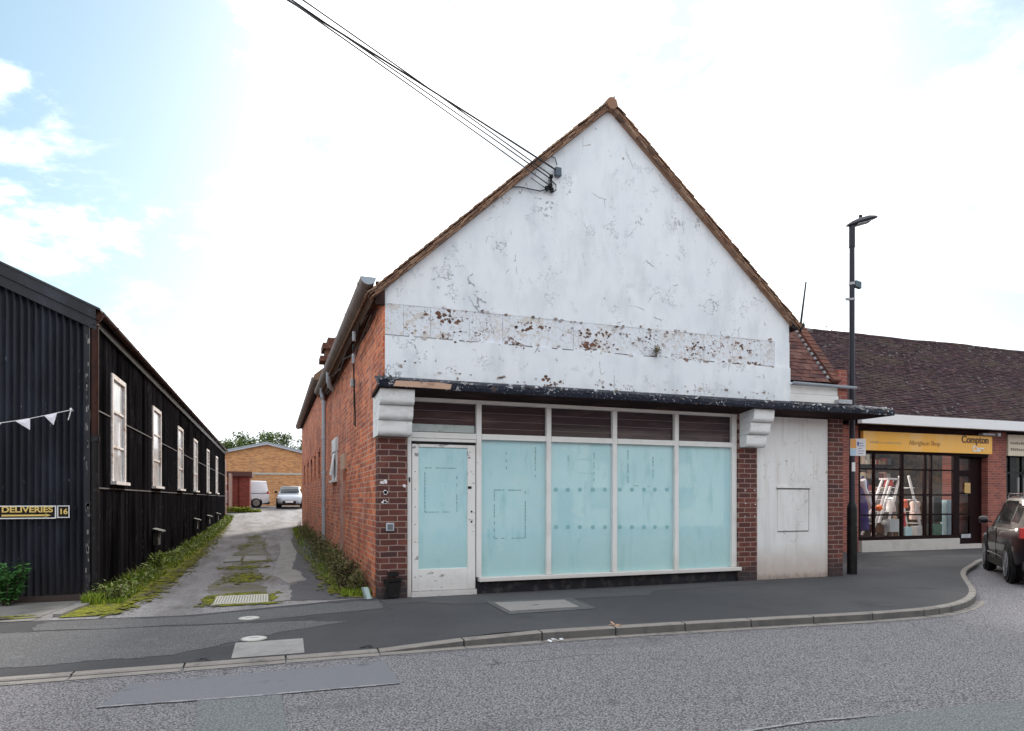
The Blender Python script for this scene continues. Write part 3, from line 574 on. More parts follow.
# side wall (leans in slightly), with its window reveal
def sx(z): return 1.5+.024*z
mb = MB()
def wallp(y0, y1, z0, z1, t=.25):
    mb.add([(sx(z0), y0, z0), (sx(z0), y1, z0), (sx(z1), y1, z1), (sx(z1), y0, z1), (sx(z0)+t, y0, z0), (sx(z0)+t, y1, z0), (sx(z1)+t, y1, z1), (sx(z1)+t, y0, z1)],
           [(0, 1, 2, 3), (4, 7, 6, 5), (0, 3, 7, 4), (1, 5, 6, 2), (3, 2, 6, 7), (0, 4, 5, 1)])
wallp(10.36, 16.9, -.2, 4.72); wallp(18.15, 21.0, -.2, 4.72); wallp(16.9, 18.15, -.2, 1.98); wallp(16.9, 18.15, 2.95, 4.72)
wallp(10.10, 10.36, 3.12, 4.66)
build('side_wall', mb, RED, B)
mb = MB().box(1.56, 1.60, 16.9, 18.15, 1.98, 2.95); build('side_window_pane', mb, DGLASS, B)
mb = MB().box(1.52, 1.585, 16.9, 17.0, 1.98, 2.95).box(1.52, 1.585, 18.05, 18.15, 1.98, 2.95).box(1.52, 1.585, 17.0, 18.05, 1.98, 2.06).box(1.52, 1.585, 17.5, 17.58, 2.06, 2.70).box(1.52, 1.62, 16.85, 18.2, 2.70, 3.02)
mb.box(1.46, 1.56, 16.85, 18.2, 1.92, 1.975); sw = build('side_window_frame', mb, WSIMPLE, B)
mb = MB().obox((1.515, 17.04, 2.64), (0, .44, 0), (-.09, 0, -.54), (-.02, 0, 0)); build('open_casement', mb, WSIMPLE, sw)
mb = MB()
mb.box(1.485, 1.56, 14.85, 15.55, -.1, 2.15); build('side_pilaster', mb, mat('patched_pink_render', (.42, .24, .19), .9, layers=[lay(scale=4, lo=.5, hi=.6, col=(.33, .11, .07), amt=.8)], bump=[(20, .4, .01)]), B)
mb = MB().box(1.50, 1.6, 14.75, 15.65, 2.15, 2.5); build('lintel', mb, TAN, B)
# rear range
mb = MB(); HZ = 5.3
mb.box(1.5, 1.8, 21.0, 35, -.2, 2.15); mb.box(1.5, 1.8, 21.0, 35, 3.0, HZ)
yy = 21.0
for a, b in ((22.2, 22.9), (24.3, 25.1), (26.4, 27.3), (29, 30), (32, 33)):
    mb.box(1.5, 1.8, yy, a, 2.15, 3.0); yy = b
mb.box(1.5, 1.8, yy, 35, 2.15, 3.0); mb.box(1.8, 9, 34.7, 35, -.2, HZ)
build('rear_side_wall', mb, RED, B)
for a, b in ((22.2, 22.9), (24.3, 25.1), (26.4, 27.3), (29, 30), (32, 33)):
    build('rear_window', MB().box(1.62, 1.66, a, b, 2.15, 3.0), DGLASS, B)
    build('window_lintel', MB().box(1.475, 1.62, a-.08, b+.08, 3.002, 3.14), RED, B)
mb = MB(); mb.prism([(1.25, 21, HZ-.05), (5.3, 21, 8.6), (9.3, 21, HZ-.05), (9.3, 21, HZ-.2), (1.3, 21, HZ-.2)], (0, 14.2, 0)); build('rear_roof', mb, TILE, B)
mb = MB().box(1.55, 2.3, 20.55, 21.25, 4.9, 5.95).box(1.47, 2.36, 20.49, 21.31, 5.95, 6.12).box(1.40, 2.3, 20.57, 21.23, 5.6, 5.75).box(1.62, 2.28, 20.57, 21.23, 6.12, 6.3)
build('corbelled_chimney', mb, mat('dark_chimney_brick', (.12, .05, .035), .95, layers=[lay(scale=9, lo=.5, hi=.62, col=(.2, .09, .06), amt=.9)], bump=[(9, .9, .05)]), B)
mb = MB().halfpipe((1.33, 21.02, 5.22), (1.33, 35.1, 5.12), .14); build('rear_gutter', mb, GUTB, B, smooth=True)
mb = MB().box(1.38, 1.50, 21.02, 35, 5.0, 5.25); build('rear_fascia', mb, SOFF, B)
# front gutter, fascia, rafter feet
mb = MB().halfpipe((1.365, 10.02, 4.78), (1.365, 21.0, 4.74), .115, .01)
for y in frange(10.3, 20.6, 1.83): mb.halfpipe((1.365, y, 4.779), (1.365, y+.07, 4.779), .124, .01)
gt = build('gutter', mb, GUTB, B, smooth=True)
mb = MB(); mb.prism([(1.365+.113*math.cos(t*math.pi/10), 10.015, 4.78-.113*math.sin(t*math.pi/10)) for t in range(11)], (0, .012, 0)); build('gutter_end', mb, GUTEND, gt)
mb = MB()
for y in frange(10.25, 20.8, .84): build('rafter_foot', MB().prism([(1.40, y, 4.60), (1.62, y, 4.66), (1.62, y, 4.80), (1.40, y, 4.68)], (0, .09, 0)), SOFF, B)
build('wall_plate', MB().box(1.47, 1.50, 10.13, 21, 4.50, 4.62), SOFF, B)
mb = MB().box(1.485, 1.615, 10.05, 10.12, 4.40, 4.74); build('eaves_block', mb, SOFF, B)
mb = MB().tube([(1.365, 19.6, 4.66), (1.365, 19.6, 4.50), (1.40, 19.6, 4.35), (1.43, 19.6, 4.25), (1.43, 19.6, .35), (1.38, 19.6, .25)], .055, 12)
for z in (4.2, 3.2, 2.2, 1.1): mb.tube([(1.43, 19.6, z), (1.43, 19.6, z+.07)], .068, 12)
build('downpipe', mb, PIPEG, B, smooth=True)
mb = MB().tube([(1.365, 17.2, 4.70), (1.365, 17.2, 4.45), (1.40, 17.3, 4.32), (1.50, 17.4, 4.26)], .06, 12); build('swan_neck_outlet', mb, PIPEG, B, smooth=True)
mb = MB()                                    # cables and clips on the side wall
mb.tube([(1.56, 10.5, 4.45), (1.53, 11.2, 4.30), (1.50, 12.3, 4.28), (1.49, 12.9, 4.05), (1.50, 13.0, 3.4), (1.49, 12.9, 2.9)], .012, 6)
mb.tube([(1.5, 10.6, 4.4), (1.48, 12.4, 4.2), (1.46, 12.8, 4.4), (1.47, 12.7, 3.6), (1.5, 12.8, 3.1), (1.5, 12.75, 2.85)], .014, 6)
mb.tube([(1.5, 11.0, 4.5), (1.42, 13, 4.5), (1.45, 15, 4.35), (1.42, 17, 4.5), (1.45, 19, 4.4)], .012, 6)
mb.tube([(1.5, 12.6, 4.2), (1.42, 14, 4.35), (1.45, 16, 4.2), (1.45, 18.8, 4.35)], .01, 6)
mb.tube([(1.5, 10.2, 4.55), (1.45, 11.5, 4.6), (1.46, 12.6, 4.25)], .016, 6)
build('side_wall_cable', mb, CABLE, B)
mb = MB().tube([(1.42, 12.25, 4.33), (1.42, 12.25, 4.50)], .035, 8).tube([(1.44, 12.5, 3.98), (1.44, 12.5, 4.15)], .035, 8).box(1.42, 1.5, 12.75, 12.85, 3.60, 3.74)
build('cable_joint', mb, LEAD, B)
# brick pillars
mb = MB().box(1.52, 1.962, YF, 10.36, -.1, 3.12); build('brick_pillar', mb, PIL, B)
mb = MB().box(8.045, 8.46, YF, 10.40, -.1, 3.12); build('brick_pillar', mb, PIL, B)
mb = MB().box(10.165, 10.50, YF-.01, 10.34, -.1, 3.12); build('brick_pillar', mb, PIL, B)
mb = MB()
def dab(x, z, r): return MB().prism([(x+r*rnd(.5, 1.2)*math.cos(t*.63), YF-.006, z+r*rnd(.4, 1.1)*math.sin(t*.63)) for t in range(10)], (0, .008, 0))
for z in (1.47, 1.60, 1.76):
    for q_ in range(2): build('white_filler', dab(1.60+rnd(-.02, .03), z+rnd(-.02, .02)+q_*.005, .04), WSIMPLE, B)
build('white_filler', dab(1.915, 1.70, .03), WSIMPLE, B)
for x, z in ((8.2, 1.66), (8.4, 1.66), (8.2, 1.42), (8.42, 1.40), (8.19, 1.18), (8.41, 1.18)): build('white_filler', dab(x, z, .014), WSIMPLE, B)
mb = MB().box(1.635, 1.755, YF-.035, YF, 1.02, 1.14); sb_ = build('socket_box', mb, PIPEG, B, bevel=.008)
build('socket_cover', MB().box(1.655, 1.735, YF-.042, YF-.034, 1.04, 1.12), mat('dark_grey_plastic', (.13, .14, .15), .5), sb_)
# scrolled brackets
def bracket(x0, x1, yb):
    mb = MB()
    for (yf, z0, z1) in ((9.70, 2.875, 3.10), (9.80, 2.665, 2.87), (9.90, 2.44, 2.66)):
        prof = [(yb, z0), (yf+.075, z0)]+[(yf+.075-.075*math.sin(math.pi/2*k/7), z0+.09-.09*math.cos(math.pi/2*k/7)) for k in range(1, 8)]+[(yf-.012, z1-.05), (yf-.012, z1-.02), (yf, z1), (yb, z1)]
        mb.prism([(x0, a, b) for a, b in prof], (x1-x0, 0, 0))
    return mb
build('scroll_bracket', bracket(1.49, 1.99, 10.42), PLAST, B, smooth=True); build('scroll_bracket', bracket(8.06, 8.50, 10.09), PLAST, B, smooth=True)
# canopy
mb = MB(); CX0, CX1 = 1.45, 11.3
NB = 120; rows = []
for i in range(NB+1):
    x = CX0+(CX1-CX0)*i/NB; jt = rnd(-.012, .012); yb = 9.62+rnd(-.01, .01)
    rows.append([(x, yb, 3.105+rnd(-.004, .006)), (x, yb-.01, 3.16+jt*.4), (x, yb, 3.215+jt), (x, 9.72, 3.25+jt), (x, 10.04, 3.33)])
    mb.v += [Vector(p) for p in rows[-1]]
for i in range(NB):
    for j in range(4): mb.f.append((i*5+j, (i+1)*5+j, (i+1)*5+j+1, i*5+j+1))
mb.f += [(0, 1, 2, 3, 4), tuple((NB*5+j) for j in (4, 3, 2, 1, 0))]
cn = build('canopy', mb, CANF, B)
mb = MB().prism([(CX0, 9.64, 3.104), (CX1-.02, 9.64, 3.104), (CX1-.35, 10.0, 3.06), (10.62, 10.16, 3.04), (CX0, 10.30, 3.04)], (0, 0, .05)); build('soffit', mb, SOFF, cn)
mb = MB()
for i in range(150):                        # rough lumps and curled felt on the canopy edge
    x = rnd(CX0, CX1); r = rnd(.008, .03); mb.obox((x, 9.60+rnd(-.01, .02), 3.20+rnd(-.02, .03)), (r*2, rnd(-.01, .01), rnd(-.02, .02)), (0, r, rnd(0, .02)), (0, 0, r*.7))
build('felt_debris', mb, mat('flaking_felt_bits', (.1, .1, .1), .8, island=[(.02, .025, .04), (.05, .06, .08), (.5, .52, .56), (.02, .02, .03), (.10, .08, .06), (.62, .63, .66)]), cn, kind='stuff')
mb = MB().prism([(1.66, 9.594, 3.12), (2.5, 9.594, 3.115), (2.52, 9.594, 3.19), (2.3, 9.594, 3.205), (1.7, 9.594, 3.20)], (0, .02, 0)); build('exposed_timber', mb, TAN, cn)
mb = MB()
for i in range(22): mb.leaf((1.5+rnd(-.06, .2), 9.6, 3.22), rnd(.04, .09), .02, 1)
build('moss_tuft', mb, mat('grey_lichen', (.14, .17, .17), .9), cn)
# shop-front frame
YW = 10.17
mb = MB()
for x in (3.11, 4.31, 5.53, 6.76): mb.box(x-.042, x+.042, YW-.03, YW+.09, .262, 3.0)
mb.box(1.964, 2.03, YW-.03, YW+.09, 0, 3.0); mb.box(7.94, 8.04, YW-.03, YW+.09, .262, 3.0)
mb.box(1.964, 8.04, YW-.04, YW+.08, 3.0, 3.07)
for a, b in ((2.031, 3.065), (3.155, 4.265), (4.355, 5.485), (5.575, 6.715), (6.805, 7.94)): mb.box(a, b, YW-.034, YW+.085, 2.44, 2.53)
build('window_frame', mb, WPAINT, B, bevel=.006)
build('window_sill', MB().box(3.10, 8.09, YW-.11, YW+.09, .195, .26), WPAINT, B, bevel=.008)
build('stall_riser', MB().box(3.07, 8.04, YW-.02, YW+.1, -.1, .194), PLINTH, B)
for a, b in ((2.031, 3.065), (3.155, 4.265), (4.355, 5.485), (5.575, 6.715), (6.805, 7.94)):
    pn = build('transom_pane', MB().box(a, b, YW+.04, YW+.055, 2.531, 2.999), CLER, B)
    mb = MB()
    for z in (2.62, 2.74, 2.87): mb.box(a+.01, b-.01, YW+.034, YW+.041, z, z+.008)
    build('louvre_line', mb, mat('faint_louvre', (.14, .10, .10), .5), pn)
build('transom_board', MB().box(2.05, 3.05, YW+.028, YW+.036, 2.545, 2.66), mat('pale_board', (.42, .48, .47), .6, layers=[lay(scale=9, lo=.5, hi=.7, col=(.2, .2, .2), amt=.7)]), B)
panes = []
for a, b in ((3.155, 4.265), (4.355, 5.485), (5.575, 6.715), (6.805, 7.94)):
    panes.append(build('window_pane', MB().box(a, b, YW+.035, YW+.05, .261, 2.439), TURQ, B))
def marks(parent, rects, y=YW+.031, lw=.012, m=TAPE, dash=True):
    for x0, z0, x1, z1 in rects:
        mb = MB(); n = max(1, int(math.hypot(x1-x0, z1-z0)/.055))
        for i in range(n):
            if dash and random.random() < .22: continue
            t0, t1 = i/n, (i+.85)/n; xa, xb = x0+(x1-x0)*t0, x0+(x1-x0)*t1; za, zb = z0+(z1-z0)*t0, z0+(z1-z0)*t1
            if abs(x1-x0) > abs(z1-z0): mb.box(xa, xb, y, y+.003, za-lw*.5, za+lw*.5)
            else: mb.box(xa-lw*.5, xa+lw*.5, y, y+.003, za, zb)
        if mb.v: build('tape_mark', mb, m, parent)
def rect(x0, x1, z0, z1): return [(x0, z0, x1, z0), (x0, z1, x1, z1), (x0, z0, x0, z1), (x1, z0, x1, z1)]
a = onY(495, 490, YW); b = onY(526, 538, YW)
marks(panes[0], rect(a.x, b.x, b.z, a.z)+[(onY(507, 450, YW).x, 1.98, onY(507, 450, YW).x, 2.33), (onY(536, 450, YW).x, 1.85, onY(536, 450, YW).x, 2.36)])
marks(panes[1], [(onY(595, 450, YW).x, 1.80, onY(595, 450, YW).x, 2.35), (onY(569, 450, YW).x, 2.05, onY(569, 450, YW).x, 2.25)])
marks(panes[2], [(onY(629, 450, YW).x, 1.78, onY(629, 450, YW).x, 2.35), (onY(654, 450, YW).x, 1.85, onY(654, 450, YW).x, 2.3), (5.87, 1.73, 6.42, 1.72)])
marks(panes[2], rect(6.12, 6.30, 1.38, 1.62), m=GHOST, dash=False)
for p_, xs_ in ((panes[1], (556, 568, 580, 593, 605)), (panes[2], (620, 632, 644, 655, 667))):
    for px in xs_:
        for py in (489.5, 527):
            c = onY(px, py, YW+.03); build('dot_sticker', MB().lathe([(.036, -.002), (.036, .002)], (c.x, YW+.031, c.z), 14, 'y'), DOT, p_)
c = onY(586, 466, YW+.03); mb = MB()        # ghost oval of an old sticker
for k in range(28):
    if k % 7 == 3: continue
    t0, t1 = k*math.tau/28, (k+.8)*math.tau/28
    mb.prism([(c.x+.26*math.cos(t0), YW+.031, c.z+.13*math.sin(t0)), (c.x+.26*math.cos(t1), YW+.031, c.z+.13*math.sin(t1)), (c.x+.235*math.cos(t1), YW+.031, c.z+.11*math.sin(t1)), (c.x+.235*math.cos(t0), YW+.031, c.z+.11*math.sin(t0))], (0, .003, 0))
build('sticker_ghost', mb, GHOST, panes[1])
# door
D = MB().box(2.045, 2.145, YW-.01, YW+.04, .085, 2.345).box(2.925, 3.055, YW-.01, YW+.04, .085, 2.345).box(2.145, 2.925, YW-.01, YW+.04, .085, .42).box(2.145, 2.925, YW-.01, YW+.04, 2.30, 2.345)
dr = build('door', D, DOORP, B, bevel=.005)
build('door_glass', MB().box(2.145, 2.925, YW+.01, YW+.025, .42, 2.30), TURQ, dr)
marks(dr, rect(onY(425, 470, YW).x, onY(457, 470, YW).x, onY(441, 512, YW).z, onY(441, 468, YW).z), y=YW+.006)
marks(dr, [(onY(443, 480, YW).x, 1.3, onY(443, 480, YW).x, 1.75)], y=YW+.006, lw=.05, m=GHOST, dash=False)
mb = MB()
for z in (1.30, 1.14): mb.lathe([(.016, -.006), (.016, .006)], (2.99, YW-.012, z), 12, 'y')
build('keyhole', mb, BLACK, dr)
build('latch_plate', MB().box(2.93, 2.99, YW-.016, YW-.008, 1.66, 1.70), BLACK, dr)
build('door_pull', MB().box(1.99, 2.01, YW-.042, YW-.03, 1.76, 1.83), BLACK, B)
build('threshold', MB().box(2.03, 3.066, YW-.05, YW+.06, .0, .08), DOORP, B)
build('door_head_gap', MB().box(2.05, 3.05, YW+.0, YW+.05, 2.35, 2.39), BLACK, B)
build('door_head', MB().box(2.031, 3.066, YW-.02, YW+.06, 2.39, 2.4385), WPAINT, B)
mb = MB()
for z in frange(.3, 2.2, .27): mb.lathe([(.008, -.003), (.008, .003)], (2.09, YW-.012, z), 8, 'y')
build('frame_screw', mb, BLACK, dr)
# white panel bay
build('rendered_panel', MB().box(8.462, 10.163, YF+.03, 10.4, -.05, 3.04), WPANEL, B)
mb = MB().box(8.96, 9.68, YF+.018, YF+.03, .90, 1.68).box(8.92, 9.72, YF+.0, YF+.03, 1.705, 1.74)
mb.box(8.95, 8.96, YF+.02, YF+.03, .90, 1.70); build('blanked_hatch', mb, WPANEL, B)
mb = MB().box(8.94, 9.71, YF+.015, YF+.0305, 1.68, 1.705).box(9.68, 9.692, YF+.02, YF+.0305, .9, 1.68).box(8.96, 9.68, YF+.02, YF+.0305, .885, .90); build('hatch_dark_edge', mb, mat('dark_edge_strip', (.12, .11, .11), .8), B)  # dark strips under the ledge and along the right and lower hatch edges
# right-hand black eaves gutter + box
mb = MB().halfpipe((9.32, 10.0, 4.78), (9.32, 21, 4.76), .10).box(9.20, 9.44, 10.0, 10.03, 4.70, 4.79); build('right_gutter', mb, BLACK, B)
# body of the building behind
build('back_wall', MB().box(9.2, 9.45, 10.42, 35, -.2, 4.7).box(1.78, 9.19, 10.45, 10.6, 3.12, 4.7), RED, B)
# black drain shoe painted on the corner pillar
# gable cable box and brackets
c1 = onY(558, 172, YF-.06); c2 = onY(551, 186, YF-.06)
bx_ = build('junction_box', MB().box(c1.x-.055, c1.x+.055, YF-.09, YF-.02, c1.z-.07, c1.z+.07), mat('blue_grey_plastic', (.06, .085, .12), .4), B, bevel=.01)
mb = MB().tube([(c2.x, YF-.06, c2.z+.16), (c2.x+.01, YF-.06, c2.z-.1)], .02, 8).tube([(c2.x-.09, YF-.07, c2.z-.04), (c2.x+.05, YF-.03, c2.z-.03)], .022, 8).tube([(c2.x-.02, YF-.12, c2.z+.02), (c2.x-.02, YF-.01, c2.z-.02)], .02, 8).tube([(c2.x-.08, YF-.06, c2.z-.10), (c2.x-.03, YF-.06, c2.z+.03)], .014, 8)
for (a, b) in ((0, .15), (.012, -.08), (-.08, -.05)): mb.lathe([(.012, -.03), (.034, -.02), (.034, 0), (.02, .01), (.034, .02), (.012, .03)], (c2.x+a, YF-.07, c2.z+b), 10)
build('insulator', mb, BLACK, B)
mb = MB()
P = lambda px, py, y=YF-.045: onY(px, py, y)
mb.tube([P(552, 188), P(540, 191), P(520, 187), P(512, 187), P(500, 193), P(470, 217), P(440, 240), P(400, 272), P(386, 286)], .009, 6)
mb.tube([P(557, 165), P(555, 158), P(550, 156), P(545, 158), P(535, 166), P(520, 178), P(505, 188)], .008, 6)
mb.tube([P(551, 180), P(556, 185), P(556, 190), P(551, 193)], .009, 6); mb.tube([P(549, 178), P(549, 186), P(551, 190)], .007, 6); mb.tube([P(531, 178), P(547, 189)], .006, 6)
build('gable_cable', mb, CABLE, B)
# small plant growing out of the band
mb = MB(); c = onY(656, 356, YF-.05)
for i in range(60): mb.leaf(c+Vector((rnd(-.04, .06), rnd(-.05, 0), rnd(-.03, .12))), rnd(.05, .14), .010, 1)
tag(build('wall_weed', mb, mat('dry_wall_weed', (.15, .15, .06), .9, island=[(.16, .15, .05), (.07, .06, .03), (.25, .2, .09)]), loc=c), 'small dry weed rooted in the cracked band of the white gable', 'weed')

# overhead cables
def cable(pA, thru, name_l, r, m=CABLE, sag=.12):
    pA = Vector(pA); px, d = thru; rr = ray(*px); q = Vector((rr[0]*d, rr[1]*d, EYE+rr[2]*d)); end = pA+(q-pA)*3.4
    pts = []
    for i in range(33):
        t = i/32.0; p = pA.lerp(end, t); k = (1/3.4); p.z -= sag*4*(t-k)*t*.9 if t > 0 else 0; pts.append(p)
    return pts
for (s, th, lb, rr, m) in [((c1.x-.05, YF-.08, c1.z+.02), ((288, 0), 8.2), 'thick black overhead cable running from the small box on the gable', .013, CABLE),
                        ((c2.x-.02, YF-.09, c2.z+.10), ((292, 0), 8.0), 'overhead cable just below the thick one, fixed at the top insulator', .009, CABLE),
                        ((c2.x+.01, YF-.10, c2.z+.14), ((303, 0), 8.05), 'overhead cable crossing the others, upper one at the top picture edge', .009, CABLE),
                        ((c2.x-.03, YF-.10, c2.z-.02), ((288.5, 0), 7.7), 'thin grey lowest overhead cable, ending at the lowest gable insulator', .009, CABLEG)]:
    mb = MB().tube(cable(s, th, lb, rr), rr, 6)
    tag(build('overhead_cable', mb, m, loc=s), lb, 'cable', 'overhead cables fixed to the white gable')
# antenna pole
a, b = onY(800.5, 326, 10.15), onY(806, 282, 10.2)
mb = MB().tube([a+Vector((0, 0, -.12)), a, b], [.022, .022, .014], 8).box(a.x-.09, a.x+.06, 10.1, 10.2, a.z-.02, a.z+.03)
tag(build('antenna_pole', mb, BLACK, loc=a), 'thin dark pole sticking up from the right corner of the white gable', 'pole')

# ------------------------------------------------------------------ small tiled wing to the right
W = thing('side_wing', 'small tiled lean-to roof and white fascia between white gable and lamp post', 'building', (9.3, 10.4, 0))
up = Vector((0, 1, 1.33)).normalized(); n = Vector((0, -1.33, 1)).normalized()
mb = MB()
for c in range(18):
    p = Vector((9.21, 10.12, 3.75))+up*(c*.105)
    for k in range(7):
        x0 = 9.21+k*.165-(c % 2)*.08
        if x0 < 9.2: x0 = 9.2
        tile(mb, (x0, p.y, p.z), (1, 0, 0), (up*.16-n*.014).normalized(), n, .165, .165, .015)
build('roof_tiles', mb, mat('red_brown_plain_tile', (.2, .09, .07), .8, spec=.2, island=[(.09, .04, .04), (.15, .07, .055), (.07, .035, .04), (.19, .10, .085), (.12, .05, .045)]), W)
mb = MB().prism([(9.2, 10.16, 3.70), (9.2, 11.2, 5.09), (9.2, 12.2, 4.2), (9.2, 12.5, 3.3), (9.2, 10.25, 3.3)], (1.2, 0, 0)); build('roof_core', mb, SOFF, W)
mb = MB()
for i in range(12):                         # stepped lead flashing
    p = Vector((10.14, 10.2, 3.80))+up*(i*.135); mb.obox(p, (.09, 0, 0), up*.09, n*.03); mb.obox(p+n*.03+Vector((.04, 0, 0)), (.05, 0, 0), up*.07, n*.05)
mb.obox(Vector((10.10, 10.17, 3.79)), (.08, 0, 0), up*1.65, n*.02)
build('lead_flashing', mb, LEAD, W)
mb = MB()
for i in range(15):
    p = Vector((10.22, 10.12, 3.74))+up*(i*.115)+n*.05; mb.obox(p, (.20, 0, 0), (up*.12-n*.012), n*.06)
build('verge_parapet', mb, mat('rust_red_parapet', (.22, .07, .045), .9, island=[(.12, .04, .028), (.17, .065, .042), (.08, .035, .03)], layers=[lay(scale=8, lo=.55, hi=.65, col=(.10, .05, .04), amt=.6)]), W)
mb = MB().box(10.40, 10.62, 10.10, 10.3, 3.36, 4.02); build('end_pier', mb, SHOPB, W)
build('moss_line', MB().obox(Vector((10.05, 10.2, 3.78)), (.05, 0, 0), up*1.4, n*.03), MOSSM, W)
mb = MB().halfpipe((9.19, 10.03, 3.70), (10.75, 10.03, 3.69), .05); build('gutter', mb, PIPEG, W, smooth=True)
mb = MB().box(9.19, 10.42, 10.1, 10.2, 3.35, 3.50).box(9.19, 10.42, 10.12, 10.2, 3.51, 3.66); build('fascia', mb, WPAINT, W)
build('lead_box', MB().box(10.3, 10.62, 9.98, 10.09, 3.34, 3.42), LEAD, W)
build('wing_side_wall', MB().box(10.4, 10.66, 10.42, 14.4, -.2, 3.7), SHOPB, W)

# ------------------------------------------------------------------ right-hand shops
S = thing('charity_shop', 'brick charity shop with long plum tiled roof, golden sign and dark red glazed front', 'shop', (15.6, 14.5, 0))
YS = 14.5
def sag(x): return .018*math.sin(x*.55)+.012*math.sin(x*1.3+1)
Rf = MB(); up = Vector((0, 4.25, 3.5)).normalized(); n = Vector((0, -3.5, 4.25)).normalized(); e0 = Vector((0, 14.05, 3.86))
for c in range(53):
    p = e0+up*(c*.104); xx = 11.4-(c % 2)*.08
    while xx < 31: tile(Rf, (xx, p.y, p.z+sag(xx)*c/53), (1, 0, 0), (up*.16-n*.024).normalized(), n, .165, .165, .024); xx += .165
build('roof_tiles', Rf, TILED, S)
mb = MB().prism([(11.3, 14.1, 3.80), (11.3, 18.3, 7.20), (11.3, 22.6, 3.84)], (30, 0, 0)); build('roof_core', mb, SOFF, S)
mb = MB()
for k in range(46): mb.tube([(11.4+k*.45, 18.32, 7.33+sag(11.4+k*.45)+rnd(-.01, .01)), (11.84+k*.45, 18.32, 7.33+sag(11.84+k*.45)+rnd(-.01, .01))], .1, 8)
build('ridge_tile', mb, TILED, S)
mb = MB().box(15.2, 38, 13.95, 14.1, 3.58, 3.86); build('fascia', mb, WSIMPLE, S)
build('soffit', MB().box(15.2, 38, 14.1, 14.9, 3.58, 3.62), SOFF, S)
mb = MB().box(14.9, 15.66, YS, YS+.3, -.1, 3.58).box(20.9, 21.72, YS, YS+.35, -.1, 3.58).box(20.3, 20.9, YS+.5, YS+.7, -.1, 3.58).box(11.2, 14.9, YS+.1, YS+.3, -.1, 3.84).box(11.2, 38, 22.2, 22.5, -.1, 3.84)
build('brick_pier', mb, SHOPB, S)
build('return_wall', MB().box(20.9, 21.1, YS+.351, YS+1.5, -.1, 3.58).box(15.5, 15.66, YS+.301, YS+3, .3, 3.58), SHOPB, S)
mb = MB().box(15.66, 19.52, YS-.12, YS+.15, -.1, .32); build('plinth', mb, STONEB, S)
build('door_step', MB().box(19.53, 20.9, YS-.10, YS+.5, -.1, .12), STONEB, S)
# shopfront grid
fr = MB(); px_m = [865, 880.5, 903.5, 926, 932, 955]
mx = [onY(p, 500, YS).x for p in (862, 874.5, 902, 925, 956.5)]
X0, X1 = 15.66, onY(957, 500, YS).x
for x in (onY(874.5, 500, YS).x,): fr.box(x-.03, x+.03, YS+.0, YS+.07, .33, 2.86)
for px, hw in ((902.5, .05), (925.5, .045), (931.5, .035), (956.5, .13)):
    x = onY(px, 500, YS).x; fr.box(x-hw, x+hw, YS+.001*hw, YS+.07, .33, 2.86)
fr.box(X0, X0+.07, YS, YS+.07, .33, 2.86); fr.box(X0, X1, YS-.02, YS+.08, .32, .42); fr.box(X0, 20.9, YS-.01, YS+.08, 2.80, 2.88)
for z in (2.36, 1.62, .98+.06): fr.box(X0+.07, X1-.1, YS+.004, YS+.066, z-.022, z+.022)
frm = build('window_frame', fr, MAROON, S)
build('shop_glass', MB().poly([(X0+.05, YS+.03, .4), (X1, YS+.03, .4), (X1, YS+.03, 2.82), (X0+.05, YS+.03, 2.82)]), GLS, frm)
# door
dx0, dx1 = X1+.1, 20.5
mb = MB().box(dx0, dx0+.12, YS+.2, YS+.26, .12, 2.8).box(dx1-.12, dx1, YS+.2, YS+.26, .12, 2.8).box(dx0+.12, dx1-.12, YS+.2, YS+.26, .12, .45).box(dx0+.12, dx1-.12, YS+.2, YS+.26, 2.2, 2.38).box(dx0+.12, dx1-.12, YS+.2, YS+.26, 1.65, 1.71).box(dx0+.12, dx1-.12, YS+.2, YS+.26, 1.0, 1.05).box(dx1, 20.9, YS+.2, YS+.3, .12, 2.86).box(dx0, dx1, YS+.2, YS+.26, 2.74, 2.86)
ds = build('shop_door', mb, MAROON, S); build('door_glass', MB().poly([(dx0+.1, YS+.228, .4), (dx1-.1, YS+.228, .4), (dx1-.1, YS+.228, 2.76), (dx0+.1, YS+.228, 2.76)]), GLS, ds)
build('door_notice', MB().box(dx0+.02, dx0+.26, YS+.19, YS+.197, 1.72, 2.08), WSIMPLE, ds); build('door_notice', MB().box(dx0+.5, dx0+.74, YS+.19, YS+.197, 1.68, 2.0), plain('tan_notice', (.5, .33, .12)), ds)
build('door_notice', MB().box(dx0+.06, dx0+.2, YS+.19, YS+.197, .75, 1.0), WSIMPLE, ds); build('letter_plate', MB().box(dx0+.35, dx0+.75, YS+.19, YS+.2, .30, .42), LEAD, ds)
build('interior_wall', MB().box(15.4, 38, 18.4, 18.5, 0, 3.5).box(15.4, 38, 14.72, 18.4, 0, .10).box(15.4, 38, 14.72, 18.4, 3.2, 3.3).box(21.3, 21.4, 15.5, 18.4, .1, 3.2), INTW, S)
lp = build('ceiling_light', MB().box(16.6, 18.3, 15.8, 15.95, 3.05, 3.14), plain('tube_light', (.9, .9, .85), emit=((1, .93, .82), 45)), S)
build('ceiling_light', MB().box(16.6, 18.3, 17.2, 17.35, 3.05, 3.14), lp.data.materials[0], S)
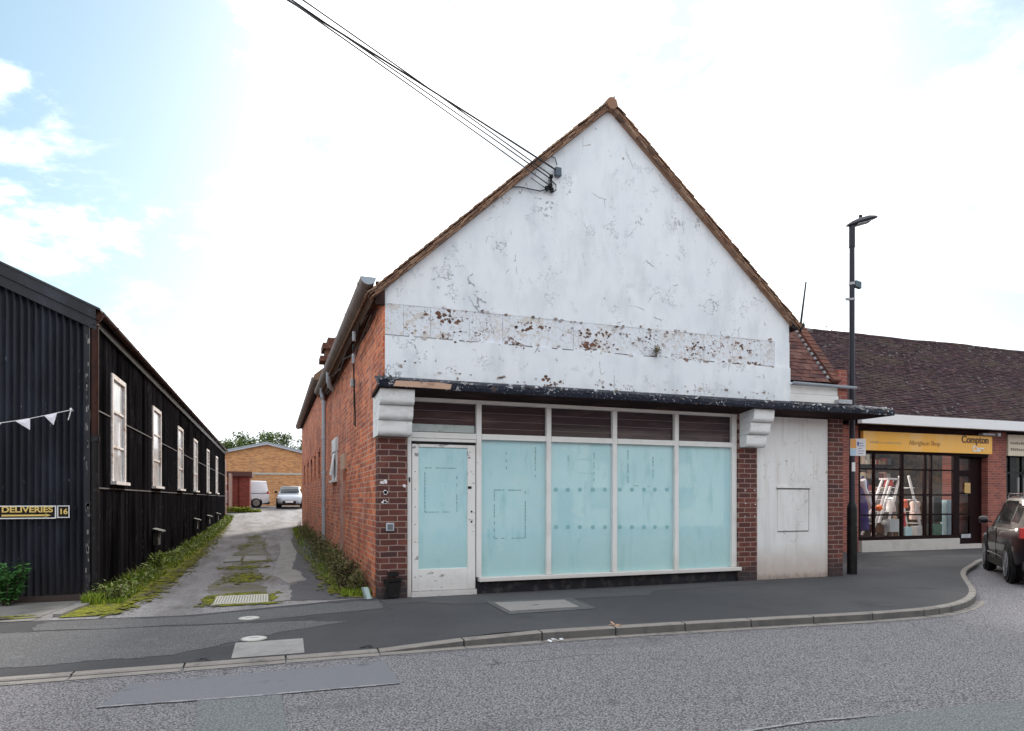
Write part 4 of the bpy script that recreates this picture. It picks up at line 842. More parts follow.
# sign
build('sign_lintel', MB().box(15.66, 20.9, YS-.02, YS+.2, 2.89, 3.57), SOFF, S)
sg0, sg1 = 15.70, 20.9
sg = build('shop_sign', MB().box(sg0, sg1, YS-.13, YS-.03, 2.88, 3.42), YSIGN, S)
def text(s, size, x, y, z, m, parent, name='lettering', bold=0, face='y', ext=.004, align='CENTER', sxx=1):
    cu = bpy.data.curves.new('t', 'FONT'); cu.body = s; cu.size = size; cu.extrude = ext; cu.offset = bold; cu.align_x = align; cu.align_y = 'CENTER'
    to = bpy.data.objects.new('t', cu); col.objects.link(to); dg = bpy.context.evaluated_depsgraph_get(); dg.update()
    me = bpy.data.meshes.new_from_object(to.evaluated_get(dg)); bpy.data.objects.remove(to)
    mb = MB(); R = Matrix.Rotation(math.radians(90), 4, 'X')
    vs = [R @ Vector((v.co.x*sxx, v.co.y, v.co.z))+Vector((x, y, z)) for v in me.vertices]
    mb.add(vs, [tuple(p.vertices) for p in me.polygons]); return build(name, mb, m, parent)
lx = onY(976, 443, YS-.14)
text('Compton', .30, onY(975.5, 440, YS-.14).x, YS-.135, 3.29, BROWNTX, sg, bold=.008)
text('Care', .25, onY(979, 450, YS-.14).x-.02, YS-.135, 3.02, WSIMPLE, sg, bold=.008)
text('Albrighton Shop', .19, onY(925, 447, YS-.14).x, YS-.135, 3.13, plain('pale_brown_lettering', (.42, .24, .08)), sg)
mb = MB()
for i in range(16): x = 15.95+i*.075; mb.box(x, x+rnd(.03, .06), YS-.135, YS-.129, 3.08, 3.08+rnd(.04, .07))
build('small_lettering', mb, plain('faint_lettering', (.5, .33, .14)), sg)
build('sign_lamp', MB().box(onY(985, 434, 14.2).x, onY(997, 434, 14.2).x, 14.25, 14.4, 3.44, 3.5).box(onY(998, 434, 14.2).x, onY(1001, 434, 14.2).x, 14.2, 14.35, 3.42, 3.52), LEAD, S)
# goods inside the shop window: each a thing
def ladder(px, s, lab, full=True):
    c = onY(px, 537, YS+.5); t = thing('step_ladder', lab, 'ladder', (c.x, YS+.55, .1))
    mb = MB(); x = c.x; y = YS+.5
    if full:
        for dy in (0, .35):
            mb.tube([(x-.72, y+dy, .42), (x-.05, y+dy*.6, 2.1)], .035, 6)
            mb.tube([(x+.25, y+dy, .42), (x+.62, y+dy*.6, 2.35)] if False else [(x-.20, y+dy, .42), (x+.36, y+dy*.6, 2.1)], .04, 6)
        build('rail', mb, WSIMPLE, t); mb = MB()
        for k in range(4): z = .75+k*.36; mb.box(x-.60+k*.15, x-.14+k*.11, y, y+.35, z, z+.03)
        build('tread', mb, WSIMPLE, t); build('top_plate', MB().box(x-.1, x+.42, y-.03, y+.3, 2.08, 2.13), WSIMPLE, t)
    else:
        mb.tube([(x-.35, y, 2.2), (x-.05, y, 1.3), (x+.18, y, .5)], .04, 6); mb.tube([(x-.38, y+.3, 2.2), (x+.05, y+.35, .5)], .03, 6); build('rail', mb, WSIMPLE, t)
        mb = MB()
        for k in range(4): z = .75+k*.36; mb.box(x-.30+.2-k*.08, x+.15-k*.08, y, y+.33, z, z+.02)
        build('tread', mb, WSIMPLE, t)
    return t
ladder(890, 1, 'white A-frame step ladder display in the shop window, the left one'); ladder(917, 1, 'single white leaning ladder in the shop window, the right one', False)
def item(name, px0, px1, py0, py1, dy, m, lab, cat, shape='box'):
    a, b = onY(px0, py1, YS+dy), onY(px1, py0, YS+dy); mb = MB()
    if shape == 'box': mb.box(a.x, b.x, YS+dy, YS+dy+.22, a.z, b.z)
    elif shape == 'ball': r = (b.x-a.x)/2; mb.lathe([(.01, -r)]+[(r*math.sin(math.pi*k/8), -r*math.cos(math.pi*k/8)) for k in range(1, 8)]+[(.01, r)], ((a.x+b.x)/2, YS+dy+r, (a.z+b.z)/2), 12)
    elif shape == 'coat':
        w_, h_ = b.x-a.x, b.z-a.z; cx = (a.x+b.x)/2
        mb.lathe([(.30*w_, 0), (.5*w_, .02*h_), (.46*w_, .3*h_), (.36*w_, .62*h_), (.46*w_, .8*h_), (.40*w_, .9*h_), (.15*w_, .96*h_), (.1*w_, h_)], (cx, YS+dy+.2, a.z), 14)
    return tag(build(name, mb, m, loc=((a.x+b.x)/2, YS+dy, a.z), smooth=shape != 'box'), lab, cat)
item('long_coat', 864, 873, 476, 531, .35, plain('deep_purple_cloth', (.05, .035, .17), .9), 'deep purple coat on a stand at the left of the shop window', 'coat', 'coat')
item('paper_lantern', 879.5, 884.5, 504, 512, .3, plain('orange_paper', (.8, .16, .03)), 'round orange ball beside the left ladder rail', 'ball', 'ball')
item('handbag', 891, 898, 478, 486, .40, plain('red_leather', (.45, .03, .03)), 'red bag hanging near the top of the left ladder', 'bag', 'coat')
item('gift_box', 890, 900, 519, 532, .3, plain('pale_blue_card', (.6, .66, .7)), 'pale box standing under the left ladder', 'box')
item('gift_box', 905, 912, 527, 537, .25, plain('ice_blue_card', (.5, .68, .74)), 'small ice blue box on the sill left of the leaning ladder foot', 'box')
item('gift_box', 917, 925, 526, 536, .25, plain('white_card', (.75, .75, .77)), 'white box at the foot of the leaning ladder', 'box')
item('red_scarf', 907, 911, 512, 528, .4, plain('red_cloth', (.5, .03, .05)), 'red cloth hanging between the ladders low in the window', 'scarf', 'coat')
item('dress', 917, 925, 500, 520, .6, plain('blush_cloth', (.55, .42, .40)), 'blush coloured garment draped beside the leaning ladder', 'dress', 'coat')
item('tall_column', 947, 953, 500, 536, .5, plain('blue_grey_display', (.3, .42, .5)), 'tall pale blue display tube near the shop door', 'display')
item('shoe_stack', 934, 942, 497, 522, .5, plain('black_shoes', (.03, .03, .035)), 'stack of dark shoes on the narrow window stand', 'shoes')
item('mannequin', 859.5, 863.5, 498, 531, .3, plain('pale_skin', (.55, .5, .5)), 'pale display figure at the extreme left of the window', 'display', 'coat')
item('green_basket', 934, 942, 524, 536, .35, plain('green_wicker', (.07, .16, .11)), 'dark green basket on the sill near the door', 'basket')
item('doll_toy', 899.5, 902, 515, 529, .3, plain('tan_cloth', (.45, .3, .2), .9), 'small tan soft toy between the ladder and the pale box', 'toy', 'coat')
item('red_handbag', 908, 913, 499, 508, .45, plain('coral_leather', (.6, .12, .06)), 'coral bag halfway up between the two ladders', 'bag', 'coat')
item('teapot', 884, 888, 520, 526, .35, plain('white_china', (.7, .7, .68), .2), 'white china pot low behind the left ladder rail', 'pot', 'ball')
item('blue_vase', 926, 929, 526, 535, .3, plain('blue_china', (.05, .12, .35), .2), 'dark blue vase on the sill right of the white box', 'vase', 'coat')
item('brown_case', 876, 884, 523, 533, .5, plain('brown_leather', (.12, .05, .02)), 'brown case on the sill between coat and left ladder', 'case')
item('yellow_vase', 913, 916, 529, 536, .28, plain('yellow_china', (.6, .45, .08), .3), 'little yellow vase between the ice blue and white boxes', 'vase', 'coat')
item('white_shirt', 893, 900, 497, 512, .9, plain('white_shirt_cloth', (.6, .6, .62), .9), 'pale shirt hanging behind the left ladder', 'shirt', 'coat')
# glove/scarf on coat
mb = MB(); a, b = onY(862, 480, YS+.12), onY(872, 508, YS+.12); mb.tube([a, a.lerp(b, .3), b], [.11, .05, .07], 8)
tag(build('white_stole', mb, plain('white_fur', (.7, .7, .78), .9), loc=b), 'white stole hanging diagonally over the purple coat', 'scarf')
rk = thing('clothes_rail', 'clothes rail of mixed dark and red garments at the back of the shop', 'clothes rail', (17.8, 16.6, .1))
build('rail_frame', MB().tube([(16.0, 16.6, .1), (16.0, 16.6, 1.75), (19.4, 16.6, 1.75), (19.4, 16.6, .1)], .02, 6), LEAD, rk)
mb = MB()
for i in range(46): x = 16.05+i*.072; h = rnd(.7, 1.15); mb.box(x, x+rnd(.03, .06), 16.35, 16.85, 1.7-h, 1.7)
build('garment', mb, mat('mixed_garments', (.1, .1, .1), .9, island=[(.03, .03, .05), (.25, .03, .03), (.12, .10, .09), (.3, .25, .22), (.02, .05, .08), (.02, .02, .02), (.35, .12, .05)]), rk)
sh = thing('wall_shelves', 'back wall shelves crowded with small mixed goods', 'shelves', (17.8, 18.2, .1))
mb = MB(); it = MB()
for z in (1.2, 1.7, 2.2, 2.7):
    mb.box(15.7, 21, 18.0, 18.4, z, z+.03); x = 15.8
    while x < 20.9: wd = rnd(.06, .22); it.box(x, x+wd*.8, 18.05, 18.3, z+.03, z+.03+rnd(.1, .36)); x += wd
build('shelf_board', mb, MAROON, sh); build('shelf_goods', it, mat('mixed_goods', (.2, .2, .2), .7, island=[(.1, .05, .03), (.4, .3, .2), (.05, .05, .06), (.3, .05, .04), (.5, .48, .44), (.05, .08, .12), (.25, .15, .05)]), sh)
# neighbouring shop at the far right
S2 = thing('cream_sign_shop', 'neighbouring shop with cream sign, partly cut by the right picture edge', 'shop', (21.8, 14.5, 0))
build('sign_board', MB().box(21.74, 27, YS-.05, YS+.05, 2.86, 3.52), CREAM, S2)
mb = MB(); x = 21.8
for z in (3.22, 3.02):
    x = 21.85
    while x < 26: w_ = rnd(.04, .08); mb.box(x, x+w_, YS-.056, YS-.049, z, z+rnd(.05, .09)); x += w_+.03
build('sign_lettering', mb, plain('grey_brown_letters', (.22, .17, .13)), S2)
mb = MB()
for x in (21.74, 22.6, 23.5, 24.6, 26): mb.box(x, x+.08, YS+.1, YS+.18, .4, 2.86)
mb.box(22.05, 22.35, YS+.102, YS+.2, .4, 2.86)
for z in (2.3, 1.65): mb.box(21.82, 26, YS+.1, YS+.17, z, z+.05)
f2 = build('window_frame', mb, BLACK, S2); build('window_glass', MB().poly([(21.8, YS+.14, .4), (27, YS+.14, .4), (27, YS+.14, 2.8), (21.8, YS+.14, 2.8)]), GLS, f2)
build('window_display', MB().box(21.83, 22.03, YS+.3, YS+.34, .9, 2.2).box(22.7, 23.4, YS+.3, YS+.34, .8, 2.2), plain('poster_cream', (.6, .56, .55)), f2)
build('window_display', MB().box(21.83, 22.0, YS+.28, YS+.29, 1.9, 2.05).box(21.9, 22.03, YS+.28, YS+.29, 1.2, 1.5), plain('poster_red', (.5, .05, .06)), f2)
build('stall_riser', MB().box(21.73, 30, YS, YS+.3, -.1, .39), SHOPB, S2)

# ------------------------------------------------------------------ street lamp
lc = gnd(852, 574)
LM = thing('street_lamp', 'tall dark grey street lamp at the corner of the brick pillar and pavement', 'street lamp', lc)
mb = MB().lathe([(.095, -.1), (.095, 1.30), (.085, 1.36), (.058, 1.44)], lc, 20); build('base_column', mb, BLACK, LM, smooth=True)
mb = MB().lathe([(.055, 1.40), (.048, 6.53), (.058, 6.53), (.058, 6.95)], lc, 16); build('pole', mb, mat('slate_grey_steel', (.022, .022, .034), .5, spec=.3), LM, smooth=True)
# lantern: flat tapering head pointing right
R3 = Vector((CA, -SA, 0)); F3 = Vector((SA, CA, 0))
hp = lc+Vector((0, 0, 6.99)); mb = MB(); st = []
for t, hw, hh in ((-.10, .05, .03), (0, .09, .07), (.12, .13, .09), (.3, .15, .085), (.42, .12, .05), (.50, .04, .02)):
    c = hp+R3*t+Vector((0, 0, t*.28)); st.append([c+F3*hw*math.cos(k*math.tau/12)+Vector((0, 0, 1))*hh*math.sin(k*math.tau/12)*(1 if math.sin(k*math.tau/12) > 0 else .35) for k in range(12)])
for r_ in st: mb.v += r_
for i in range(5):
    for k in range(12): mb.f.append((i*12+k, i*12+(k+1) % 12, (i+1)*12+(k+1) % 12, (i+1)*12+k))
mb.f += [tuple(range(11, -1, -1)), tuple(range(60, 72))]
hd = build('lantern', mb, mat('dark_lantern', (.035, .033, .045), .4), LM, smooth=True)
build('photocell', MB().lathe([(.035, .08), (.035, .17), (.03, .19)], hp+R3*.17, 12), BLACK, hd)
build('lens', MB().obox(hp+R3*.08-F3*.09+Vector((0, 0, -.012)), R3*.28+Vector((0, 0, .08)), F3*.18, Vector((0, 0, -.012))), LEAD, hd)
q = lc+Vector((0, 0, 5.80))
mb = MB().lathe([(.058, -.02), (.058, .03)], q, 14); build('clamp', mb, LEAD, LM); build('clamp', MB().lathe([(.056, -.33), (.056, -.29)], q, 14), LEAD, LM)
build('sensor', MB().obox(q+R3*.05-F3*.05+Vector((0, 0, -.06)), R3*.12+Vector((0, 0, -.04)), F3*.1, Vector((.0, 0, .13))), mat('teal_grey', (.08, .12, .14), .5), LM, bevel=.01)
build('camera_knob', MB().tube([q+Vector((0, 0, -.30))-R3*.03, q+Vector((0, 0, -.30))-R3*.12], .03, 8), LEAD, LM)
build('white_sticker', MB().obox(lc+Vector((0, 0, 2.05))-R3*.035-F3*.058, R3*.07, F3*-.004, Vector((0, 0, .18))), WSIMPLE, LM)
sp = lc+Vector((0, 0, 2.36))-F3*.075-R3*.075
sg_ = thing('parking_sign', 'small white parking plate with orange corner on the lamp post', 'sign', sp)
build('plate', MB().obox(sp, R3*.31, F3*.012, Vector((0, 0, .34))), WSIMPLE, sg_)
build('orange_panel', MB().obox(sp-F3*.003+R3*.005+Vector((0, 0, .15)), R3*.115, F3*.002, Vector((0, 0, .185))), plain('orange_print', (.75, .36, .10)), sg_)
build('blue_panel', MB().obox(sp-F3*.003+R3*.005+Vector((0, 0, .005)), R3*.115, F3*.002, Vector((0, 0, .135))), plain('pale_blue_print', (.45, .62, .75)), sg_)
mb = MB().obox(sp-F3*.003+R3*.14+Vector((0, 0, .20)), R3*.035, F3*.002, Vector((0, 0, .08)))
for k, l_ in enumerate((.10, .12, .07, .12, .10)): mb.obox(sp-F3*.003+R3*.16+Vector((0, 0, .04+k*.05)), R3*l_, F3*.002, Vector((0, 0, .012)))
build('print_line', mb, plain('blue_print', (.12, .15, .4)), sg_)

# ------------------------------------------------------------------ black shed
H = thing('corrugated_shed', 'long black shed with corrugated front and tall pale side windows beside the lane', 'shed', (-2.5, 11.5, 0))
XS, YH = -2.52, 11.5; RX, RZ = -7.2, 6.15
def shz(x): return 4.05+(abs(x-RX)-abs(XS-RX))*-(RZ-4.05)/abs(XS-RX)
mb = MB(); pitch = .088; x = XS-.06; vs = []
while x > -11.8:
    for k in range(6):
        xx = x-pitch*k/6; vs.append((xx, YH-.02*math.cos(2*math.pi*k/6)))
    x -= pitch
for a, b in vs: mb.v += [Vector((a, b, -.02)), Vector((a, b, 4.05+(XS-a if a > RX else (a-(2*RX-XS)))*(RZ-4.05)/(XS-RX)))]
for i in range(len(vs)-1): mb.f.append((2*i, 2*i+1, 2*i+3, 2*i+2))
build('corrugated_front', mb, SHEDF, H, smooth=True)
mb = MB()
for s in (1, -1):
    xe = XS+.10 if s > 0 else 2*RX-XS-.1; ze = 4.02
    sl = (RZ-4.05)/(XS-RX)
    def zz(x): return 4.05+(XS-x)*sl if s > 0 else 4.05+(x-(2*RX-XS))*sl
    mb.prism([(xe, YH-.07, zz(xe)+.0), (RX, YH-.07, zz(RX)+.0), (RX, YH-.07, zz(RX)+.20), (xe, YH-.07, zz(xe)+.20)], (0, .05, 0))
    mb.prism([(xe, YH-.11, zz(xe)+.15), (RX, YH-.11, zz(RX)+.15), (RX, YH-.11, zz(RX)+.31), (xe, YH-.11, zz(xe)+.31)], (0, .045, 0))
build('bargeboard', mb, SHEDF, H)
mb = MB()
for s in (1, -1):
    xe = XS+.16 if s > 0 else 2*RX-XS-.16
    z0 = 4.05+(XS-xe)*sl if s > 0 else 4.05+(xe-(2*RX-XS))*sl
    mb.prism([(xe, YH-.13, z0+.31), (RX, YH-.13, RZ+.31), (RX, YH-.13, RZ+.34), (xe, YH-.13, z0+.34)], (0, 32, 0))
build('roof', mb, mat('dark_sheet_roof', (.03, .03, .035), .6), H)
# side boards with window gaps
wins = [(12.93, 13.92), (17.1, 18.2), (21.5, 22.6), (25.8, 26.9), (30.9, 32.0), (35.9, 37.0)]
WZ0, WZ1 = 1.80, 3.60
mb = MB(); y = YH+.02
while y < 43.3:
    wd = rnd(.14, .19); y2 = min(y+wd, 43.3); j = rnd(0, .012)
    hit = [w_ for w_ in wins if y2 > w_[0] and y < w_[1]]
    if not hit: mb.box(XS-.03, XS+j, y, y2-.006, hgt(y)-.1, 4.12)
    else:
        a, b = hit[0]
        mb.box(XS-.03, XS+j, y, y2-.006, hgt(y)-.1, WZ0); mb.box(XS-.03, XS+j, y, y2-.006, WZ1, 4.12)
        if y < a: mb.box(XS-.031, XS+j, y, a, WZ0, WZ1)
        if y2 > b: mb.box(XS-.031, XS+j, b, y2-.006, WZ0, WZ1)
    y = y2
build('side_boards', mb, SHEDW, H)
mb = MB().box(XS-.2, XS-.035, YH+.02, 43.3, -.1, WZ0-.02).box(XS-.2, XS-.035, YH+.02, 43.3, WZ1+.02, 4.1).box(-11.8, XS-.2, 43.0, 43.3, -.1, 4.6); build('inner_wall', mb, BLACK, H)
mb = MB()
for z in (1.66, 2.86):
    yy = YH+.05
    for a, b in wins+[(43.2, 43.2)]:
        if z > WZ0: mb.box(XS+.008, XS+.022, yy, a-.02, z, z+.02); yy = b+.02
    if z < WZ0: mb.box(XS+.008, XS+.022, YH+.05, 43.2, z, z+.022)
build('cover_strip', mb, mat('grey_worn_strip', (.06, .055, .062), .7), H)
for i, (a, b) in enumerate(wins):
    mb = MB().box(XS-.02, XS+.035, a-.07, a+.02, WZ0, WZ1+.02).box(XS-.02, XS+.035, b-.02, b+.07, WZ0, WZ1+.02).box(XS-.02, XS+.035, a+.02, b-.02, WZ1-.06, WZ1+.02)
    for k in (1, 2): z = WZ0+(WZ1-WZ0)*k/3; mb.box(XS-.015, XS+.02, a+.02, b-.02, z-.02, z+.02)
    fo = build('shed_window', mb, FRAMEW, H)
    build('sill', MB().box(XS-.02, XS+.10, a-.10, b+.10, WZ0-.055, WZ0-.001), FRAMEW, fo)
    build('pane', MB().box(XS-.012, XS-.004, a+.02, b-.02, WZ0, WZ1-.06), PALEGL, fo)
mb = MB().halfpipe((XS+.12, YH-.0, 4.30), (XS+.12, 43.4, 4.36), .06, .008)
for y in frange(12.5, 43, 1.83): mb.halfpipe((XS+.12, y, 4.301+(y-11)*.0019), (XS+.12, y+.06, 4.301+(y-11)*.0019), .067, .008)
build('gutter', mb, RUST, H, smooth=True)
build('eaves_board', MB().box(XS-.03, XS+.05, YH+.02, 43.3, 4.12, 4.30), BLACK, H)
dp = (XS+.075, YH-.02)
mb = MB().tube([(dp[0], dp[1], 2.42), (dp[0], dp[1], 4.15)], .048, 12).tube([(dp[0], dp[1], 4.08), (dp[0], dp[1], 4.16), (dp[0]+.05, dp[1]+.05, 4.28)], .065, 12); build('rusty_downpipe', mb, RUST, H, smooth=True)
mb = MB().tube([(dp[0], dp[1], .0), (dp[0], dp[1], 2.42)], .05, 12)
for z in (2.35, 1.2, .1): mb.tube([(dp[0], dp[1], z), (dp[0], dp[1], z+.09)], .062, 12)
build('black_downpipe', mb, BLACK, H, smooth=True)
mb = MB(); 
for i in range(40): z = rnd(.1, 4); mb.obox((XS-.035+rnd(-.02, .02), YH-.02, z), (rnd(.01, .03), 0, 0), (0, .012, 0), (0, 0, rnd(.03, .12)))
build('corner_strip_flakes', mb, mat('corner_flakes', (.1, .1, .1), .8, island=[(.03, .03, .04), (.30, .28, .27), (.1, .1, .11), (.02, .02, .02)]), H, kind='stuff')
build('corner_board', MB().box(XS-.075, XS+.0, YH-.017, YH+.02, 0, 4.2), SHEDF, H)
mb = MB()
for a, b in (wins[1], wins[3], wins[4], wins[5]): 
    mb.prism([(XS+.02, a-.1, .80), (XS+.02, a+.45, .80), (XS+.22, a+.45, .74), (XS+.22, a-.1, .74)], (0, 0, .03)); mb.box(XS+.02, XS+.12, a+.0, a+.38, .45, .74)
build('vent_hood', mb, mat('grey_vent', (.02, .02, .022), .7, layers=[lay(scale=9, lo=.6, hi=.66, col=(.3, .3, .3), amt=.8)]), H)
build('base_sill', MB().box(-11.8, XS+.02, YH-.05, YH+.04, -.08, .09), mat('rotten_base', (.05, .035, .032), .9), H)
# delivery sign, number plate
p0, p1 = onY(-6, 521.5, 11.44), onY(56.5, 506.3, 11.44)
D_ = thing('delivery_sign', 'long black sign reading DELIVERIES over a gold arrow on the shed', 'sign', p0)
def framed(x0, x1, z0, z1, par, t=.016):
    build('board', MB().box(x0, x1, 11.43, 11.455, z0, z1), NAVYS, par)
    build('border', MB().box(x0, x1, 11.424, 11.45, z1-t, z1).box(x0, x1, 11.424, 11.45, z0, z0+t).box(x0, x0+t, 11.424, 11.45, z0+t, z1-t).box(x1-t, x1, 11.424, 11.45, z0+t, z1-t), WSIMPLE, par)
framed(p0.x-.5, p1.x, 1.215, 1.405, D_)
ex, fx = onY(1.5, 510, 11.42).x, onY(52.5, 510, 11.42).x
tx = text('DELIVERIES', .115, (ex+fx)/2, 11.425, 1.345, GOLD, D_, bold=.003)
xsv = [v.co.x for v in tx.data.vertices]; wv = max(xsv)-min(xsv); cxv = (max(xsv)+min(xsv))/2
for v in tx.data.vertices: v.co.x = cxv+(v.co.x-cxv)*(fx-ex)/wv
ax = fx-.02
build('arrow', MB().box(ex, ax-.06, 11.42, 11.428, 1.252, 1.276).prism([(ax-.07, 11.42, 1.242), (ax, 11.42, 1.264), (ax-.07, 11.42, 1.288)], (0, .008, 0)), GOLD, D_)
q0, q1 = onY(57.5, 520, 11.44), onY(69.8, 506, 11.44)
E_ = thing('number_plate', 'small square black plate with number 16 right of the delivery sign', 'sign', q0)
framed(q0.x, q1.x, 1.225, 1.405, E_, .013)
text('16', .11, (q0.x+q1.x)/2, 11.425, 1.315, GOLD, E_, bold=.003)
# bunting
a = onY(71, 410, 11.35); pts = [a]+[onY(px, py, 11.35) for px, py in ((60, 412.3), (45, 415.5), (30, 418.5), (15, 420.9), (0, 423), (-40, 427), (-90, 428))]
Bn = thing('bunting', 'white pennant bunting on a string across the shed front', 'bunting', a)
build('string', MB().tube(pts, .006, 6).tube([a, a+Vector((-.03, -.02, -.15))], .007, 6).tube([a+Vector((0, .1, 0)), a], .012, 6).lathe([(.012, -.025), (.02, 0), (.012, .03)], a, 8), WSIMPLE, Bn)
def onstr(px):
    return onY(px, interp(px, [(-90, 428), (-40, 427), (0, 423), (15, 420.9), (30, 418.5), (45, 415.5), (60, 412.3), (71, 410)]), 11.345)
for p_, q_, tip in ((44, 57, (53.5, 425)), (15, 30, (30, 430)), (-14, 1.5, (-5, 431)), (-44, -30, (-37, 436)), (-72, -58, (-65, 437))):
    u, v, t_ = onstr(p_), onstr(q_), onY(*tip, 11.33)
    mb = MB(); m_ = (u+v+t_)/3+Vector((0, -.015, 0)); mb.add([u, v, t_, m_, u+Vector((0, .003, 0)), v+Vector((0, .003, 0)), t_+Vector((0, .003, 0)), m_+Vector((0, .003, 0))], [(0, 3, 1), (1, 3, 2), (2, 3, 0), (4, 5, 7), (5, 6, 7), (6, 4, 7)])
    build('pennant', mb, mat('white_cloth', (.78, .77, .84), .9) if 'white_cloth' not in bpy.data.materials else bpy.data.materials['white_cloth'], Bn)

# ------------------------------------------------------------------ houses across the street (mirrored in the shop glass)
OB = mat('opposite_brick', (.3, .12, .08), .9, brick=dict(axis='X', c=[(.32, .12, .07), (.22, .08, .05), (.36, .15, .09), (.15, .06, .045)], mortar=(.4, .32, .27)))
OW = mat('opposite_render', (.6, .58, .54), .8)
for i, (x0, x1, hh, m_, lb) in enumerate(((-24, -12, 5.6, OB, 'brick house across the street, leftmost of the row behind the camera'), (-11.5, 1, 5.2, OW, 'cream rendered house across the street left of the brick one'), (1.5, 13, 5.8, OB, 'brick house across the street facing the white gable'), (13.5, 24, 5.3, OW, 'cream rendered house across the street facing the charity shop'), (24.5, 40, 5.6, OB, 'brick house across the street, rightmost of the row'))):
    T = thing('terraced_house', lb, 'house', ((x0+x1)/2, -11, -.1), group='houses across the street')
    build('wall', MB().box(x0, x1, -19, -11, -.15, hh), m_, T)
    build('roof', MB().prism([(x0-.2, -10.7, hh), (x0-.2, -15, hh+3.2), (x0-.2, -19.3, hh)], (x1-x0+.4, 0, 0)), TILED, T)
    n_ = int((x1-x0)/3.6)
    for k in range(n_):
        cx = x0+(k+.5)*(x1-x0)/n_
        for z in (.9, 3.4):
            fo = build('window', MB().box(cx-.6, cx+.6, -11.0, -10.96, z, z+1.3), WSIMPLE, T); build('pane', MB().box(cx-.53, cx-.03, -10.955, -10.94, z+.07, z+1.23).box(cx+.03, cx+.53, -10.955, -10.94, z+.07, z+1.23), DGLASS, fo)
    build('door', MB().box(x0+.3, x0+1.2, -11, -10.95, -.05, 2.0), MAROON, T)
build('pavement', MB().poly([(-60, -10.99, .0), (60, -10.99, .0), (60, -6, .0), (-60, -6, .0)]), PAVE, kind='structure')

# ------------------------------------------------------------------ end of the lane
G = thing('yellow_brick_building', 'yellow brick gabled building closing the end of the lane', 'building', (-.25, 56, 1))
gx, gz, hw, sl2 = -.25, 5.78, 8, .235
build('gable_wall', MB().prism([(gx-hw, 56, .6), (gx+hw, 56, .6), (gx+hw, 56, gz-hw*sl2), (gx, 56, gz), (gx-hw, 56, gz-hw*sl2)], (0, .3, 0)), YEL, G)
mb = MB()
for s in (-1, 1): mb.prism([(gx, 55.75, gz-.02), (gx+s*(hw+.3), 55.75, gz-(hw+.3)*sl2-.02), (gx+s*(hw+.3), 55.75, gz-(hw+.3)*sl2+.14), (gx, 55.75, gz+.14)], (0, .1, 0))
build('bargeboard', mb, mat('blue_grey_barge', (.40, .44, .50), .6), G)
mb = MB()
for s in (-1, 1): mb.prism([(gx, 55.7, gz+.14), (gx+s*(hw+.4), 55.7, gz-(hw+.4)*sl2+.14), (gx+s*(hw+.4), 55.7, gz-(hw+.4)*sl2+.2), (gx, 55.7, gz+.2)], (0, 25, 0))
build('roof', mb, mat('pale_sheet_roof', (.36, .38, .40), .6), G)
mb = MB().box(gx-hw, gx+hw, 55.94, 55.998, 3.42, 3.56); build('string_course', mb, mat('pale_concrete_band', (.42, .40, .36), .8), G)
build('rear_box', MB().box(gx-hw, gx-hw+.3, 56.3, 80, .6, 3.8).box(gx+hw-.3, gx+hw, 56.3, 80, .6, 3.8), YEL, G)
O = thing('brick_outhouse', 'small dark red brick outhouse with flat brown roof beside the lane end', 'outhouse', (-1.7, 46, .7))
mb = MB().box(-2.55, -1.95, 46, 46.25, .4, 2.95).box(-1.83, -1.22, 46, 46.25, .4, 2.95).box(-1.95, -1.83, 46.1, 46.25, .4, 2.95).box(-1.45, -1.22, 46.25, 49, .4, 2.95)
build('wall', mb, mat('dark_red_outhouse_brick', (.2, .05, .04), .9, brick=dict(axis='X', c=[(.22, .035, .028), (.17, .03, .025), (.26, .05, .035), (.12, .03, .028)], mortar=(.2, .09, .07))), O)
build('flat_roof', MB().box(-2.65, -1.08, 45.8, 49.2, 2.95, 3.25), mat('brown_roof_edge', (.09, .035, .03), .7), O)
for x, lb in ((-2.66, 'pinkish timber post at the far corner of the black shed'), (-2.42, 'pale timber post just left of the brick outhouse')):
    tag(build('timber_post', MB().box(x, x+.14, 43.6 if x < -2.5 else 45.2, 43.9 if x < -2.5 else 45.4, .2, 3.9 if x < -2.5 else 3.1).box(x+.16, x+.2, 43.7 if x < -2.5 else 45.25, 43.8 if x < -2.5 else 45.3, .2, 3.7 if x < -2.5 else 3.0), mat('pink_timber', (.5, .36, .31), .8), loc=(x, 43.6, .4)), lb, 'post')

# ---- vehicles (local coords: +x forward, wheels on z=0)
def loft(secs, m, name, parent, subsurf=False):
    mb = MB(); n = len(secs[0])
    for s in secs: mb.v += [Vector(p) for p in s]
    for i in range(len(secs)-1):
        for k in range(n): mb.f.append((i*n+k, (i+1)*n+k, (i+1)*n+(k+1) % n, i*n+(k+1) % n))
    mb.f += [tuple(range(n)), tuple(range((len(secs)-1)*n+n-1, (len(secs)-1)*n-1, -1))]
    return build(name, mb, m, parent, smooth=True, local=True)
def sec(x, hw, zb, zt, tuck=.90):
    h = [(.0, zb), (hw*.8, zb), (hw*.97, zb+.10), (hw, zb+(zt-zb)*.45), (hw*.985, zb+(zt-zb)*.72), (hw*.95, zt-.05), (hw*tuck, zt-.005), (hw*.5, zt+.01), (0, zt+.015)]
    return [(x, y, z) for y, z in h]+[(x, -y, z) for y, z in h[-2:0:-1]]
def cab(x, hb, zb, ht, zt):
    h = [(0, zb), (hb, zb), (ht+(hb-ht)*.35, zb+(zt-zb)*.6), (ht, zt-.04), (ht-.08, zt), (0, zt+.02)]
    return [(x, y, z) for y, z in h]+[(x, -y, z) for y, z in h[-2:0:-1]]
